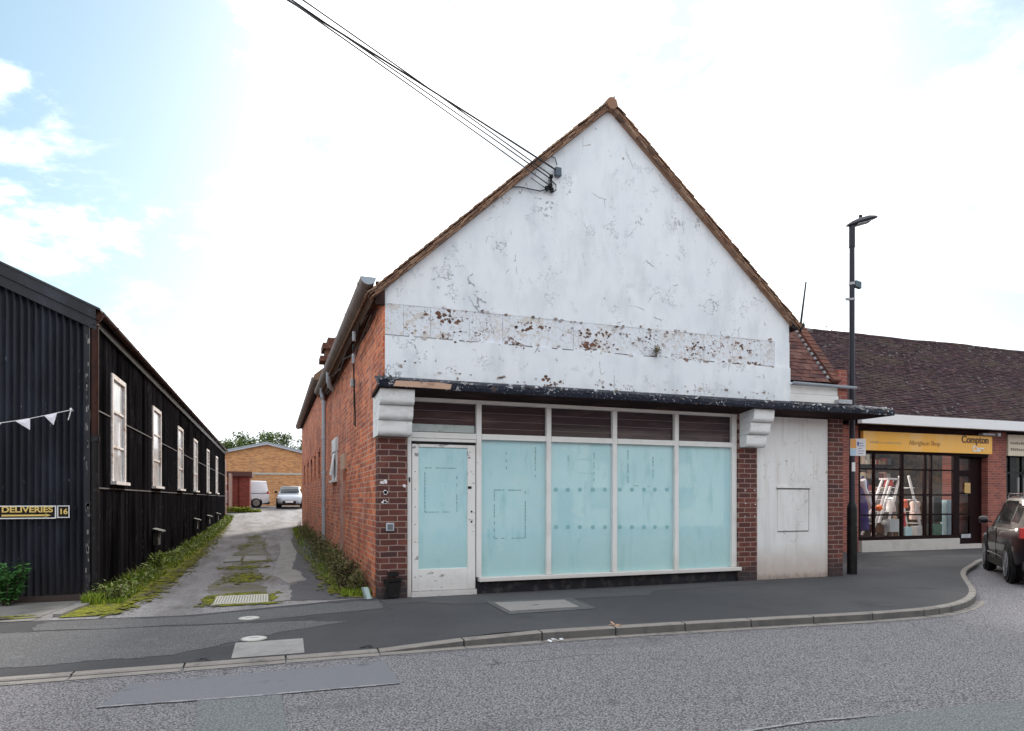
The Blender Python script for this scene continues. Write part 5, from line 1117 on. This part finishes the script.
TYRE = mat('tyre_rubber', (.010, .010, .011), .9, spec=.2, world=False); ALLOY = mat('alloy', (.30, .30, .31), .3, metal=.8, world=False); TRIM = mat('black_plastic_trim', (.010, .010, .011), .7, spec=.2, world=False)
HEADL = mat('headlamp_glass', (.6, .63, .66), .1, world=False); TAILL = mat('tail_lamp', (.45, .02, .02), .2, world=False); CHROME = mat('chrome', (.6, .6, .62), .15, metal=1, world=False)
CARG = mat('tinted_car_glass', (.010, .013, .016), .10, spec=.5, world=False)
def wheel(T, x, y, r, wd=.21):
    s = 1 if y > 0 else -1
    mb = MB().lathe([(r*.68, -wd/2), (r*.94, -wd/2), (r, -wd*.32), (r, wd*.32), (r*.94, wd/2), (r*.68, wd/2)], (x, y-s*wd/2, r), 28, 'y')
    w_ = build('wheel', mb, TYRE, T, smooth=True, local=True)
    rb = MB(); 
    rb.lathe([(r*.68, .0), (r*.68, .01), (r*.63, .012), (r*.62, -.05), (.02, -.05)] if s > 0 else [(.02, .05), (r*.62, .05), (r*.63, -.012), (r*.68, -.01), (r*.68, 0)], (x, y+s*.004, r), 28, 'y')
    for k in range(5):
        t = k*math.tau/5
        for dt_ in (-.14, .14):
            c0 = Vector((x, y, r)); d = Vector((math.cos(t+dt_), 0, math.sin(t+dt_))); e = Vector((-d.z, 0, d.x))*r*.06
            rb.obox(c0+Vector((math.cos(t), 0, math.sin(t)))*r*.1-e, d*r*.56, e*2, Vector((0, s*.012, 0)))
    rb.lathe([(r*.15, -.02), (r*.15, .02)], (x, y, r), 14, 'y')
    build('rim', rb, ALLOY, w_, local=True)
def arch(T, x, y, r, m):
    s = 1 if y > 0 else -1; mb = MB(); R0, R1 = r*1.02, r*1.2
    pts = [(R1*math.cos(t), R1*math.sin(t)) for t in [math.pi*k/18-.12+(.24*k/18) for k in range(19)]]
    inn = [(R0*math.cos(t), R0*math.sin(t)) for t in [math.pi*k/18 for k in range(18, -1, -1)]]
    mb.prism([(x+a, y-s*.02, r+b) for a, b in pts+inn], (0, s*.035, 0))
    build('wheel_arch_trim', mb, m, T, local=True)
    mb = MB().prism([(x+R1*.98*math.cos(t), y-s*.06, r+R1*.98*math.sin(t)) for t in [math.tau*k/30 for k in range(30)]], (0, s*.064, 0)); build('wheel_well', mb, BLACK, T, local=True)
def car(name, lab, loc, rz, paint, L=4.3, W_=1.8, Hh=1.5, r=.33, hood=.95, wb=2.6, gc=.20, kind='hatch', archm=None):
    T = thing(name, lab, 'van' if kind == 'van' else 'car', loc, rz); hw = W_/2; f = L/2
    bh = hood+.06
    if kind == 'van':
        secs = [sec(-f, hw*.90, gc+.15, bh), sec(-f+.08, hw*.97, gc+.05, bh+.03), sec(-f+.6, hw, gc, bh+.05), sec(0, hw, gc, bh+.04), sec(f-1.0, hw, gc, bh), sec(f-.5, hw*.96, gc, hood-.02), sec(f-.12, hw*.84, gc+.05, hood-.14), sec(f, hw*.68, gc+.15, hood-.3)]
    else:
        secs = [sec(-f, hw*.78, gc+.22, bh-.12), sec(-f+.1, hw*.90, gc+.1, bh-.02), sec(-f+.5, hw*.98, gc+.02, bh+.02), sec(-.6, hw, gc, bh), sec(.5, hw, gc, bh-.02), sec(f-1.25, hw*.995, gc, hood+.01), sec(f-.7, hw*.96, gc, hood-.05), sec(f-.3, hw*.88, gc+.02, hood-.14), sec(f-.08, hw*.74, gc+.06, hood-.24), sec(f, hw*.6, gc+.14, hood-.36)]
    loft(secs, paint, 'body', T)
    if kind == 'van': cs = [(-f+.06, hw*.93, bh-.02, hw*.85, bh+.02), (-f+.20, hw*.95, bh-.02, hw*.86, Hh-.02), (-f+.7, hw*.96, bh-.02, hw*.87, Hh), (0, hw*.96, bh-.02, hw*.87, Hh), (f-1.75, hw*.95, bh-.02, hw*.85, Hh-.03), (f-1.4, hw*.94, bh-.03, hw*.82, Hh-.2), (f-.85, hw*.9, bh-.1, hw*.8, hood+.02)]
    else: cs = [(-f+.16, hw*.84, bh-.06, hw*.78, bh), (-f+.5, hw*.92, bh-.04, hw*.74, Hh-.12), (-f+.95, hw*.95, bh-.03, hw*.74, Hh-.02), (-.1, hw*.95, bh-.03, hw*.75, Hh), (.35, hw*.94, bh-.03, hw*.73, Hh-.05), (.75, hw*.93, bh-.03, hw*.72, Hh-.20), (f-.85, hw*.86, hood-.04, hw*.74, hood+.04)]
    loft([cab(*c) for c in cs], paint, 'cabin', T)
    def cabpt(x, t, s, off=.006):
        for c0, c1 in zip(cs, cs[1:]):
            if c0[0] <= x <= c1[0]:
                k = (x-c0[0])/(c1[0]-c0[0]); hb, zb, ht, zt = [c0[i]+(c1[i]-c0[i])*k for i in (1, 2, 3, 4)]
                ym = ht+(hb-ht)*.35
                if t < .6: yy = hb+(ym-hb)*t/.6
                else: yy = ym+(ht-ym)*(t-.6)/.4
                return Vector((x, s*(yy+off), zb+(zt-zb)*t*.97))
    gl = [(-f+.55, -f+1.05, .22, .82), (-f+1.12, .0, .12, .88), (.07, f-1.25, .12, .86)] if kind != 'van' else [(f-2.1, f-1.45, .15, .82)]
    for s in (1, -1):
        for x0, x1, t0, t1 in gl:
            mb = MB(); nn = 6
            for i in range(nn+1):
                x = x0+(x1-x0)*i/nn; k0, k1 = t0, t1
                if kind != 'van' and x0 > 0: k1 = t1
                mb.v += [cabpt(x, k0, s), cabpt(x, (k0+k1)/2, s), cabpt(x, k1, s)]
            for i in range(nn):
                for j in range(2): mb.f.append((i*3+j, (i+1)*3+j, (i+1)*3+j+1, i*3+j+1))
            build('side_window', mb, CARG, T, smooth=True, local=True)
    # windscreen
    a, b = cs[-1], cs[-3] if kind != 'van' else cs[-3]
    x0, z0, w0 = a[0]-.04, a[2]+.09, a[3]*.98; x1, z1, w1 = b[0]+.02, b[4]-.03, b[3]*.93
    mb = MB(); mid = cs[-2]
    mb.add([(x0+.02, w0, z0+.03), (x0+.05, 0, z0+.04), (x0+.02, -w0, z0+.03), (mid[0]+.06, mid[3]*.95, mid[4]+.025), (mid[0]+.07, 0, mid[4]+.05), (mid[0]+.06, -mid[3]*.95, mid[4]+.025), (x1+.04, w1, z1+.05), (x1+.05, 0, z1+.075), (x1+.04, -w1, z1+.05)],
           [(0, 1, 4, 3), (1, 2, 5, 4), (3, 4, 7, 6), (4, 5, 8, 7)]); build('windscreen', mb, CARG, T, smooth=True, local=True)
    for s in (1, -1):
        for x in (wb/2, -wb/2): arch(T, x, s*(hw-.02), r, archm or TRIM); wheel(T, x, s*(hw+.012), r)
        c = Vector((f-1.35 if kind != 'van' else f-1.3, s*(hw+.07), bh+.08)); build('wing_mirror', MB().lathe([(.02, -.09), (.075, -.07), (.085, 0), (.07, .07), (.02, .09)], c, 12, 'y').tube([c, c-Vector((0, s*.15, .05))], .02, 6), paint if kind != 'hatch' else TRIM, T, smooth=True, local=True)
        build('headlight', MB().obox((f-.42, s*hw*.80-.14, hood-.31), (.28, -s*.10, -.02), (0, .28, 0), (-.05, 0, .12)), HEADL, T, bevel=.03, local=True)
        build('tail_light', MB().box(-f-.01+.03, -f+.16, s*hw*.84-.10, s*hw*.86+.085, hood-.12, hood+.08), TAILL, T, bevel=.02, local=True)
        mb = MB()
        for x in ((.35, -.65) if kind != 'van' else (.7,)): mb.box(x-.09, x+.09, s*(hw-.005)-.02, s*(hw+.02)+.0, bh-.14, bh-.115)
        build('door_handle', mb, CHROME if kind != 'van' else TRIM, T, local=True)
        build('sill_trim', MB().box(-wb/2+r*1.2, wb/2-r*1.2, s*hw-.03, s*hw+.012, gc-.02, gc+.12), TRIM, T, local=True)
        mb = MB()
        for x in (-.12, .95 if kind != 'van' else .4): mb.box(x, x+.008, s*hw*.99-.01, s*hw*.99+.012, gc+.12, bh-.06)
        build('door_seam', mb, BLACK, T, local=True)
    build('front_grille', MB().box(f-.10, f+.015, -hw*.5, hw*.5, gc+.08, gc+.26).box(f-.25, f-.01, -hw*.78, hw*.78, gc-.02, gc+.06), TRIM, T, local=True)
    build('number_plate', MB().box(f+.01, f+.025, -.26, .26, gc+.15, gc+.26), WSIMPLE, T, local=True)
    build('rear_bumper', MB().box(-f-.03, -f+.3, -hw*.88, hw*.88, gc+.02, gc+.24), TRIM, T, bevel=.04, local=True)
    return T
silver = mat('silver_paint', (.42, .45, .50), .5, coat=.4, crough=.35, metal=.3, world=False)
car('silver_car', 'silver car facing the street at the far end of the lane', (1.38, 48+2.1, hgt(50)), math.radians(-94), silver, 4.2, 1.74, 1.5)
van = car('white_van', 'white van half hidden behind the brick outhouse at the lane end', (-2.20, 50.6, hgt(50.6)), math.radians(180), mat('white_van_paint', (.75, .76, .80), .3, coat=.6, world=False), 4.3, 1.8, 1.86, .33, 1.05, 2.6, .2, 'van')
build('side_rubbing_strip', MB().box(-2.0, 1.0, .895, .915, .98, 1.03), mat('blue_grey_strip', (.12, .15, .22), .5), van, local=True)
dk = mat('dark_plum_metallic', (.012, .008, .011), .35, coat=.6, metal=.1, spec=.3, world=False)
dirv = Vector((.737, .675)); cpos = (14.86, 9.06, -.094)
suv = car('dark_suv', 'dark plum parked car nosing in by the kerb, cut by the right edge', cpos, math.atan2(.675, .737), dk, 4.62, 1.84, 1.66, .36, 1.0, 2.62, .26, 'suv')
mb = MB()
for s in (1, -1): mb.tube([(-1.55, s*.63, 1.60), (-1.3, s*.64, 1.69), (.1, s*.64, 1.70), (.35, s*.63, 1.64)], .018, 8)
build('roof_rail', mb, CHROME, suv, local=True)
build('chrome_side_strip', MB().box(-.9, .8, .925, .94, .45, .475), CHROME, suv, local=True)

# ------------------------------------------------------------------ covers, litter and little things
def quadbox(pts, h, name, m, lab, cat, par=None, z=.004):
    mb = MB().prism([(x, y, z) for x, y in pts], (0, 0, h)); return mb
T = thing('drain_grating', 'ribbed pale rectangular drain grating in the lane mouth', 'drain cover', (-.4, 10.7, 0))
c4 = [gnd(211, 606), gnd(271, 603.5), gnd(268, 593.5), gnd(216, 596)]
build('frame', MB().prism([(p.x, p.y, .004) for p in c4], (0, 0, .008)), mat('dirty_frame', (.28, .26, .2), .8), T)
mb = MB(); x0, x1, y0, y1 = -.76, -.02, 10.30, 11.12
for i in range(20): x = x0+(x1-x0)*(i+.5)/20; mb.box(x-.011, x+.011, y0+.05, y1-.05, .012, .026)
mb.box(x0+.01, x1-.01, y0+.02, y0+.05, .012, .024).box(x0+.01, x1-.01, y1-.05, y1-.02, .012, .024); build('rib', mb, mat('galvanised_rib', (.55, .53, .46), .6), T)
for (px, py, r_, lb) in ((249, 618.6, .125, 'round pale cover in the footway, the one nearer the drain grating'), (254, 638.5, .135, 'round pale cover in the footway, the one nearer the kerb')):
    c = gnd(px, py, -.03 if py > 630 else 0); z = pz(c.x, c.y)
    t = thing('round_cover', lb, 'cover', (c.x, c.y, z), group='round covers in the footway'); 
    build('rim', MB().lathe([(r_, .002), (r_, .010), (r_*.9, .011)], (c.x, c.y, z), 28), IRON, t); build('lid', MB().lathe([(r_*.86, .003), (r_*.86, .013), (r_*.8, .015)], (c.x, c.y, z), 28), mat('pale_lid', (.5, .49, .46), .6), t)
    build('lid_slot', MB().box(c.x-.05, c.x+.05, c.y-.006, c.y+.006, z+.0155, z+.017), BLACK, t)
T = thing('inspection_cover', 'flat pale concrete rectangular cover in the pavement before the windows', 'cover', (3.55, 8.7, 0))
c4 = [gnd(510, 612), gnd(579, 607.5), gnd(564, 600.5), gnd(494, 603.5)]; cc = sum(c4, Vector())/4
build('surround', MB().prism([((p.x-cc.x)*1.25+cc.x+.06, (p.y-cc.y)*1.5+cc.y, .0045) for p in c4], (0, 0, .002)), PAVEL, T)
build('lid', MB().prism([(p.x, p.y, .007) for p in c4], (0, 0, .008)), mat('buff_concrete', (.27, .25, .24), .85, layers=[lay(scale=6, lo=.5, hi=.7, col=(.2, .185, .175), amt=.7)], bump=[(60, .4, .004)]), T)
build('lifting_slot', MB().box(cc.x-.05, cc.x+.02, cc.y-.015, cc.y+.015, .0151, .017), BLACK, T)
T = thing('old_manhole', 'mossy broken concrete manhole in the middle of the lane', 'cover', (-.5, 16.2, 0))
for pl in ([(223, 563), (240, 562), (242, 557), (228, 557.5)], [(243, 562), (267, 561), (266, 556.5), (245, 557)]):
    build('slab', MB().prism([(gnd(*p).x, gnd(*p).y, .006) for p in pl], (0, 0, .02)), LANEL, T)
# fallen leaf + scrap
c = gnd(615, 625.5); mb = MB()
for i in range(5): mb.leaf(c+Vector((rnd(-.02, .02), rnd(-.02, .02), .006)), .10, .03, .2)
tag(build('dry_leaf', mb, mat('tan_leaf', (.5, .3, .2), .8), loc=c), 'curled dry tan leaf lying beside the kerb', 'leaf')
c = gnd(637, 642, -.09); mb = MB()
c = Vector((2.95, kerbY(2.95)-.08, -.092))
for i in range(6): mb.leaf(c+Vector((rnd(-.1, .15), rnd(-.02, .02), .004)), .07, .03, .1)
tag(build('paper_scrap', mb, mat('white_scrap', (.7, .7, .72), .8), loc=c), 'scraps of white litter in the kerb channel', 'litter')
for i in range(9):
    x = rnd(-1, 9); c = Vector((x, kerbY(x)-.2, -.094)); mb = MB()
c = onX(368, 592, 1.40)
mb = MB().tube([(1.36, 10.22, .005), (1.30, 10.30, .16)], [.05, .055], 10)
tag(build('crushed_can', MB().obox((1.36, 10.10, .01), (.07, .03, .0), (-.03, .05, .0), (-.05, .02, .17)), mat('blue_grey_foil', (.40, .50, .50), .35, metal=.3), loc=(1.36, 10.1, 0)), 'crushed silver-green can leaning by the brick corner', 'can')
T = thing('boot_scraper', 'black tarred hopper shape at the foot of the corner pillar', 'drain hopper', (1.72, 10.05, 0))
def V(px, py): return onY(px, py, 10.05)
pl = [(385, 581), (401, 579), (401, 583), (399.5, 596), (389, 598), (391, 586), (388, 585), (386.5, 600), (384.5, 600), (386.5, 585)]
build('hopper', MB().prism([V(*p) for p in [(388, 582), (401.5, 580), (399, 597), (388, 599)]], (0, .045, 0)), BLACK, T, bevel=.01)
build('hopper_lip', MB().prism([V(*p) for p in [(383.5, 580), (402.5, 578), (402, 581.5), (384, 584)]], (0, .048, 0)).prism([V(*p) for p in [(388.5, 572), (398.5, 572), (399, 576), (388, 577)]], (0, .048, 0)).tube([V(387.5, 583), V(384, 600)], .014, 8), BLACK, T)

# ------------------------------------------------------------------ slab and edging in front of the shed
sheet('pavement_slab', [(-12, 9.9), (-2.75, 9.75), (-2.62, 11.42), (-12, 11.42)], SLAB, .006, .02)
mb = MB(); a, b = gnd(57, 617), gnd(100, 600)
for k in range(5):
    u, v = a.lerp(b, k/5), a.lerp(b, (k+.94)/5); d = (v-u).normalized(); nn = Vector((-d.y, d.x, 0))*.05; mb.prism([u-nn+Vector((0, 0, .005)), v-nn+Vector((0, 0, .005)), v+nn+Vector((0, 0, .005)), u+nn+Vector((0, 0, .005))], (0, 0, .035))
build('edging_kerb', mb, SLAB, kind='structure')

# ------------------------------------------------------------------ moss, grass, weeds (uncountable)
def strip(xa, xb, y0, y1, z, seed, step=.35):
    random.seed(seed); L_, R_ = [], []; y = y0
    while y <= y1: L_.append((xa(y), y)); R_.append((xb(y)+rnd(-.12, .12), y)); y += step*(1+max(0, y-12)/12)
    mb = MB(); 
    for p, q in zip(L_, R_): mb.v += [Vector((p[0], p[1], hgt(p[1])+z)), Vector((q[0], q[1], hgt(q[1])+z))]
    for i in range(len(L_)-1): mb.f.append((2*i, 2*i+1, 2*i+3, 2*i+2))
    return mb
def blobs(mb, pts, n, sx_, sy_, r0, r1, z=.012):
    for i in range(n):
        cx, cy = random.choice(pts); x, y = random.gauss(cx, sx_), random.gauss(cy, sy_)
        if y < backY(x)+.02 and x < 1.4: continue
        r = rnd(r0, r1); ph = rnd(0, 6); mb.poly([(x+r*math.cos(ph+k*.9)*rnd(.5, 1.1), y+r*1.4*math.sin(ph+k*.9)*rnd(.5, 1.1), hgt(y)+z+i*1.2e-5) for k in range(7)])
    return mb
tag(build('moss_strip', strip(lambda y: XS+.02, lambda y: interp(y, [(9.8, -2.0), (11, -1.75), (14, -1.72), (20, -1.75), (30, -1.9), (43, -2.1)]), 9.85, 43, .011, 1), MOSSM), 'yellow-green moss strip along the foot of the black shed', 'moss', kind='stuff')
tag(build('moss_strip', strip(lambda y: 1.49, lambda y: interp(y, [(10.3, 1.1), (11, .98), (14, .92), (20, .85), (30, .95)]), 10.35, 34, .012, 2), MOSSM), 'mossy strip at the foot of the red brick wall', 'moss', kind='stuff')
random.seed(11)
def blotch(cx, cy, rx, ry, z):
    return [(cx+rx*math.cos(t)*rnd(.7, 1.1), cy+ry*math.sin(t)*rnd(.7, 1.1), hgt(cy)+z) for t in [math.tau*k/22 for k in range(22)]]
edge1 = [(interp(y, [(9.8, -2.0), (11, -1.75), (14, -1.72), (20, -1.75), (30, -1.9), (43, -2.1)]), y) for y in frange(10, 36, .25)]
edge2 = [(interp(y, [(10.3, 1.1), (11, .98), (14, .92), (20, .85), (30, .95)]), y) for y in frange(10.6, 32, .3)]
mb = blobs(MB(), edge1, 1500, .10, .2, .015, .07); mb = blobs(mb, edge2, 700, .08, .2, .015, .06, .03)
tag(build('moss_crumbs', mb, MOSSM), 'crumbs of moss spreading from the wall foot strips onto the lane', 'moss', kind='stuff')
mb = MB()
for (cx, cy, rx, ry, n_) in ((-.38, 10.21, .28, .02, 60), (-.84, 10.8, .04, .22, 60), (-.4, 11.3, .2, .08, 110), (.03, 10.8, .02, .2, 40), (-.45, 13.6, .17, .4, 260), (-.5, 15.7, .25, .2, 140), (-.35, 17.4, .22, .25, 200), (-.5, 22.5, .24, .8, 240), (-.55, 27, .15, .8, 120), (-.5, 19.5, .3, 1.5, 60)): blobs(mb, [(cx, cy)], n_, rx, ry, .012, .07, .014)
for (cx, cy, rx, ry) in () and ((-.38, 10.19, .45, .07), (-.84, 10.8, .10, .4), (-.4, 11.35, .33, .22), (.05, 10.8, .06, .35), (-.45, 13.6, .35, .7), (-.5, 15.6, .45, .3), (-.35, 17.4, .4, .4), (-.5, 22.5, .5, 1.6), (-.55, 27, .3, 1.5)): mb.poly(blotch(cx, cy, rx, ry, .010))
tag(build('moss_patches', mb, MOSSM), 'patches of moss around the drain grating along the lane centre', 'moss', kind='stuff')
mb = MB()
for i in range(9): mb.poly([(x, y, .013) for x, y, _ in blotch(rnd(-4.4, -2.6), rnd(9.85, 10.5), rnd(.15, .45), rnd(.03, .08), 0)])
tag(build('moss_patches', mb, MOSSM), 'mossy streaks on the slab before the corrugated shed', 'moss', kind='stuff')
mb = MB()
def shedx(y): return XS+.04
for i in range(8000):
    y = 10.9+(random.random()**1.7)*32; wdt = rnd(0, 1)**1.3*interp(y, [(11, .5), (14, .55), (20, .6), (43, .5)])
    if math.sin(y*2.3)+math.sin(y*5.1+1) < -.7 and y < 25: continue
    mb.blade((shedx(y)+wdt, y, hgt(y)), rnd(.03, .13)*(1.5 if wdt < .2 else .7), .006+y*.0003, .5)
tag(build('grass_verge', mb, GRASS), 'bright grass growing along the foot of the black shed', 'grass', kind='stuff')
mb = MB()
clump = [11.3+k*1.15+rnd(-.4, .4) for k in range(28)]
for i in range(620):
    cy = random.gauss(random.choice(clump), .28); cy = max(cy, 11.0); cx = shedx(cy)+rnd(.02, .42); h = rnd(.02, .16)*(1.5 if math.sin(cy*1.7) > .3 else .8)
    for k in range(8): mb.leaf((cx+rnd(-.08, .08), cy+rnd(-.1, .1), hgt(cy)+rnd(.01, h)), rnd(.04, .10), rnd(.012, .03), .5)
for i in range(260):
    y = 11+(random.random()**1.4)*28; x = shedx(y)+rnd(.02, .5)
    for k in range(3): mb.blade((x+rnd(-.04, .04), y+rnd(-.04, .04), hgt(y)), rnd(.08, .28), .006, .7)
tag(build('weed_verge', mb, WEEDG), 'broad-leaved green weeds among the grass by the black shed', 'weeds', kind='stuff')
mb = MB()
for i in range(4200):
    y = 10.5+(random.random()**1.6)*22; x = 1.47-rnd(0, 1)**1.2*interp(y, [(10.5, .42), (12, .5), (20, .62), (33, .5)]); mb.blade((x, y, hgt(y)), rnd(.03, .13), .006+y*.0003, .5)
tag(build('grass_verge', mb, GRASS), 'low grass along the foot of the red brick wall', 'grass', kind='stuff')
mb = MB(); lf = MB()
for i in range(430):
    y = 10.75+(random.random()**1.35)*18; x = 1.46-abs(random.gauss(0, .17))-.03; h = rnd(.12, .52)*(1 if y > 11.2 else .7)*(1.1 if random.random() < .2 else 1)
    ln = Vector((rnd(-.3, .12), rnd(-.25, .25), 1)); p = Vector((x, y, hgt(y)))
    mb.tube([p, p+ln*h*.55, p+ln*h+Vector((rnd(-.05, .03), 0, 0))], [.006, .004, .002], 4, False)
    for k in range(int(34*h/.5)):
        t = rnd(.1, 1); lf.leaf(p+ln*h*t+Vector((rnd(-.05, .05), rnd(-.05, .05), 0)), rnd(.03, .085), rnd(.006, .02), .8)
tag(build('tall_weeds', lf, WEEDB), 'tangle of brown and olive weeds against the red brick wall', 'weeds', kind='stuff')
tag(build('weed_stems', mb, WEEDB), 'thin dry stems of the weeds against the red brick wall', 'weeds', kind='stuff')
# individual plants
def plant(name, c, h, n, spread, m, lab, cat='plant', ll=.1, lw=.02, stems=9):
    c = Vector(c); T = thing(name, lab, cat, c); st, lf = MB(), MB()
    for i in range(stems):
        d = Vector((rnd(-1, 1)*spread, rnd(-1, 1)*spread*.7, h*rnd(.7, 1))); b_ = c+Vector((rnd(-.3, .3)*spread, rnd(-.2, .2)*spread, 0))
        st.tube([b_, b_+d*.5+Vector((0, 0, .03)), b_+d], [.008, .006, .003], 5, False)
        for k in range(n//stems):
            t = rnd(.12, 1.0); th = rnd(0, 6.28); lf.leaf(b_+d*t, ll*rnd(.6, 1.2)*(1.1-t*.3), lw*rnd(.7, 1.2), 1, Vector((math.cos(th), math.sin(th), rnd(-.3, .7))))
    build('stem', st, BARK, T); build('leaves', lf, m, T)
random.seed(5)
plant('leafy_shrub', gnd(6, 606), .62, 900, .20, NETTLE, 'fresh green leafy plant at the far left before the corrugated shed', 'plant', .13, .022, 16)
plant('grey_weed', gnd(44, 600)+Vector((0, .55, 0)), .20, 160, .26, GREYW, 'low sprawling grey-green weed under the delivery sign', 'weed', .08, .015)
plant('grey_weed', gnd(72, 603)+Vector((0, .55, 0)), .42, 260, .24, GREYW, 'taller silvery dead weed at the shed corner beside the downpipe', 'weed', .08, .015)
plant('ragged_weed', (XS+.32, 11.25, 0), .30, 260, .22, WEEDG, 'ragged dark green weed just right of the shed downpipe', 'weed', .08, .018)
plant('bright_weed', (XS+.30, 15.6, 0), .42, 320, .2, GRASS, 'brighter tall green tuft under the second shed window', 'weed', .12, .014)
plant('brown_bush', (1.12, 11.25, 0), .55, 900, .22, WEEDB, 'dense brownish bush nearest the street at the brick wall', 'bush', .07, .014, 24)
# yellow-green low hedge by outhouse
mb = MB()
for i in range(1500):
    x = rnd(-2.6, -.6); y = 45.4+rnd(-.5, .3)+(x+2.6)*.3; mb.leaf((x, y, hgt(45)+rnd(0, .32)*(1 if x < -1.2 else .5)), .14, .05, .6)
tag(build('low_shrub_row', mb, mat('yellow_green_leaf', (.3, .33, .03), .8, island=[(.30, .34, .03), (.18, .25, .03), (.40, .42, .05)])), 'low yellow-green planting at the foot of the brick outhouse', 'plants', kind='stuff')
# trees beyond
def tree(c, h, cr, n, lab, seed, m=TREE, leafs=.22, bare=False):
    random.seed(seed); c = Vector(c); T = thing('tree', lab, 'tree', c); tr, lf = MB(), MB()
    tr.tube([c, c+Vector((.1, 0, h*.35)), c+Vector((0, .1, h*.75))], [.3, .22, .1], 8)
    tips = []
    for i in range(14):
        th = rnd(0, 6.28); s = c+Vector((0, 0, h*rnd(.3, .6))); e = c+Vector((math.cos(th)*cr*rnd(.4, .95), math.sin(th)*cr*rnd(.4, .95), h*rnd(.62, .98)))
        tr.tube([s, s.lerp(e, .5)+Vector((0, 0, .3)), e], [.1, .06, .025], 5); tips.append(e); tips.append(s.lerp(e, .6)+Vector((rnd(-.5, .5), rnd(-.5, .5), rnd(0, .5))))
    for i in range(n):
        t = random.choice(tips); r_ = cr*.30; p = t+Vector((random.gauss(0, r_*.55), random.gauss(0, r_*.55), random.gauss(0, r_*.42))); lf.leaf(p, leafs*rnd(.6, 1.3), leafs*.35, .8)
    build('trunk', tr, BARK, T); build('crown', lf, m, T)
def atd(px, py, d): r = ray(px, py); return Vector((r[0]*d, r[1]*d, EYE+r[2]*d))
p_ = atd(262, 434, 82); tree((p_.x, p_.y, .8), p_.z-.6, 3.2, 9000, 'broad green tree behind the ridge of the yellow brick building', 21, leafs=.26)
p_ = atd(286, 438, 86); tree((p_.x+.6, p_.y, .8), p_.z-.7, 2.6, 6000, 'smaller green tree right of the yellow building ridge', 22, leafs=.26)
p_ = atd(236, 440, 80); tree((p_.x, p_.y, .8), p_.z-.7, 2.3, 6000, 'darker green tree left of the yellow building ridge', 23, leafs=.26)
p_ = atd(811, 302, 30); tree((p_.x-.1, p_.y, 0), p_.z+.5, 1.15, 700, 'sparse nearly bare treetop showing above the tiled roof', 24, leafs=.12, m=WEEDB)
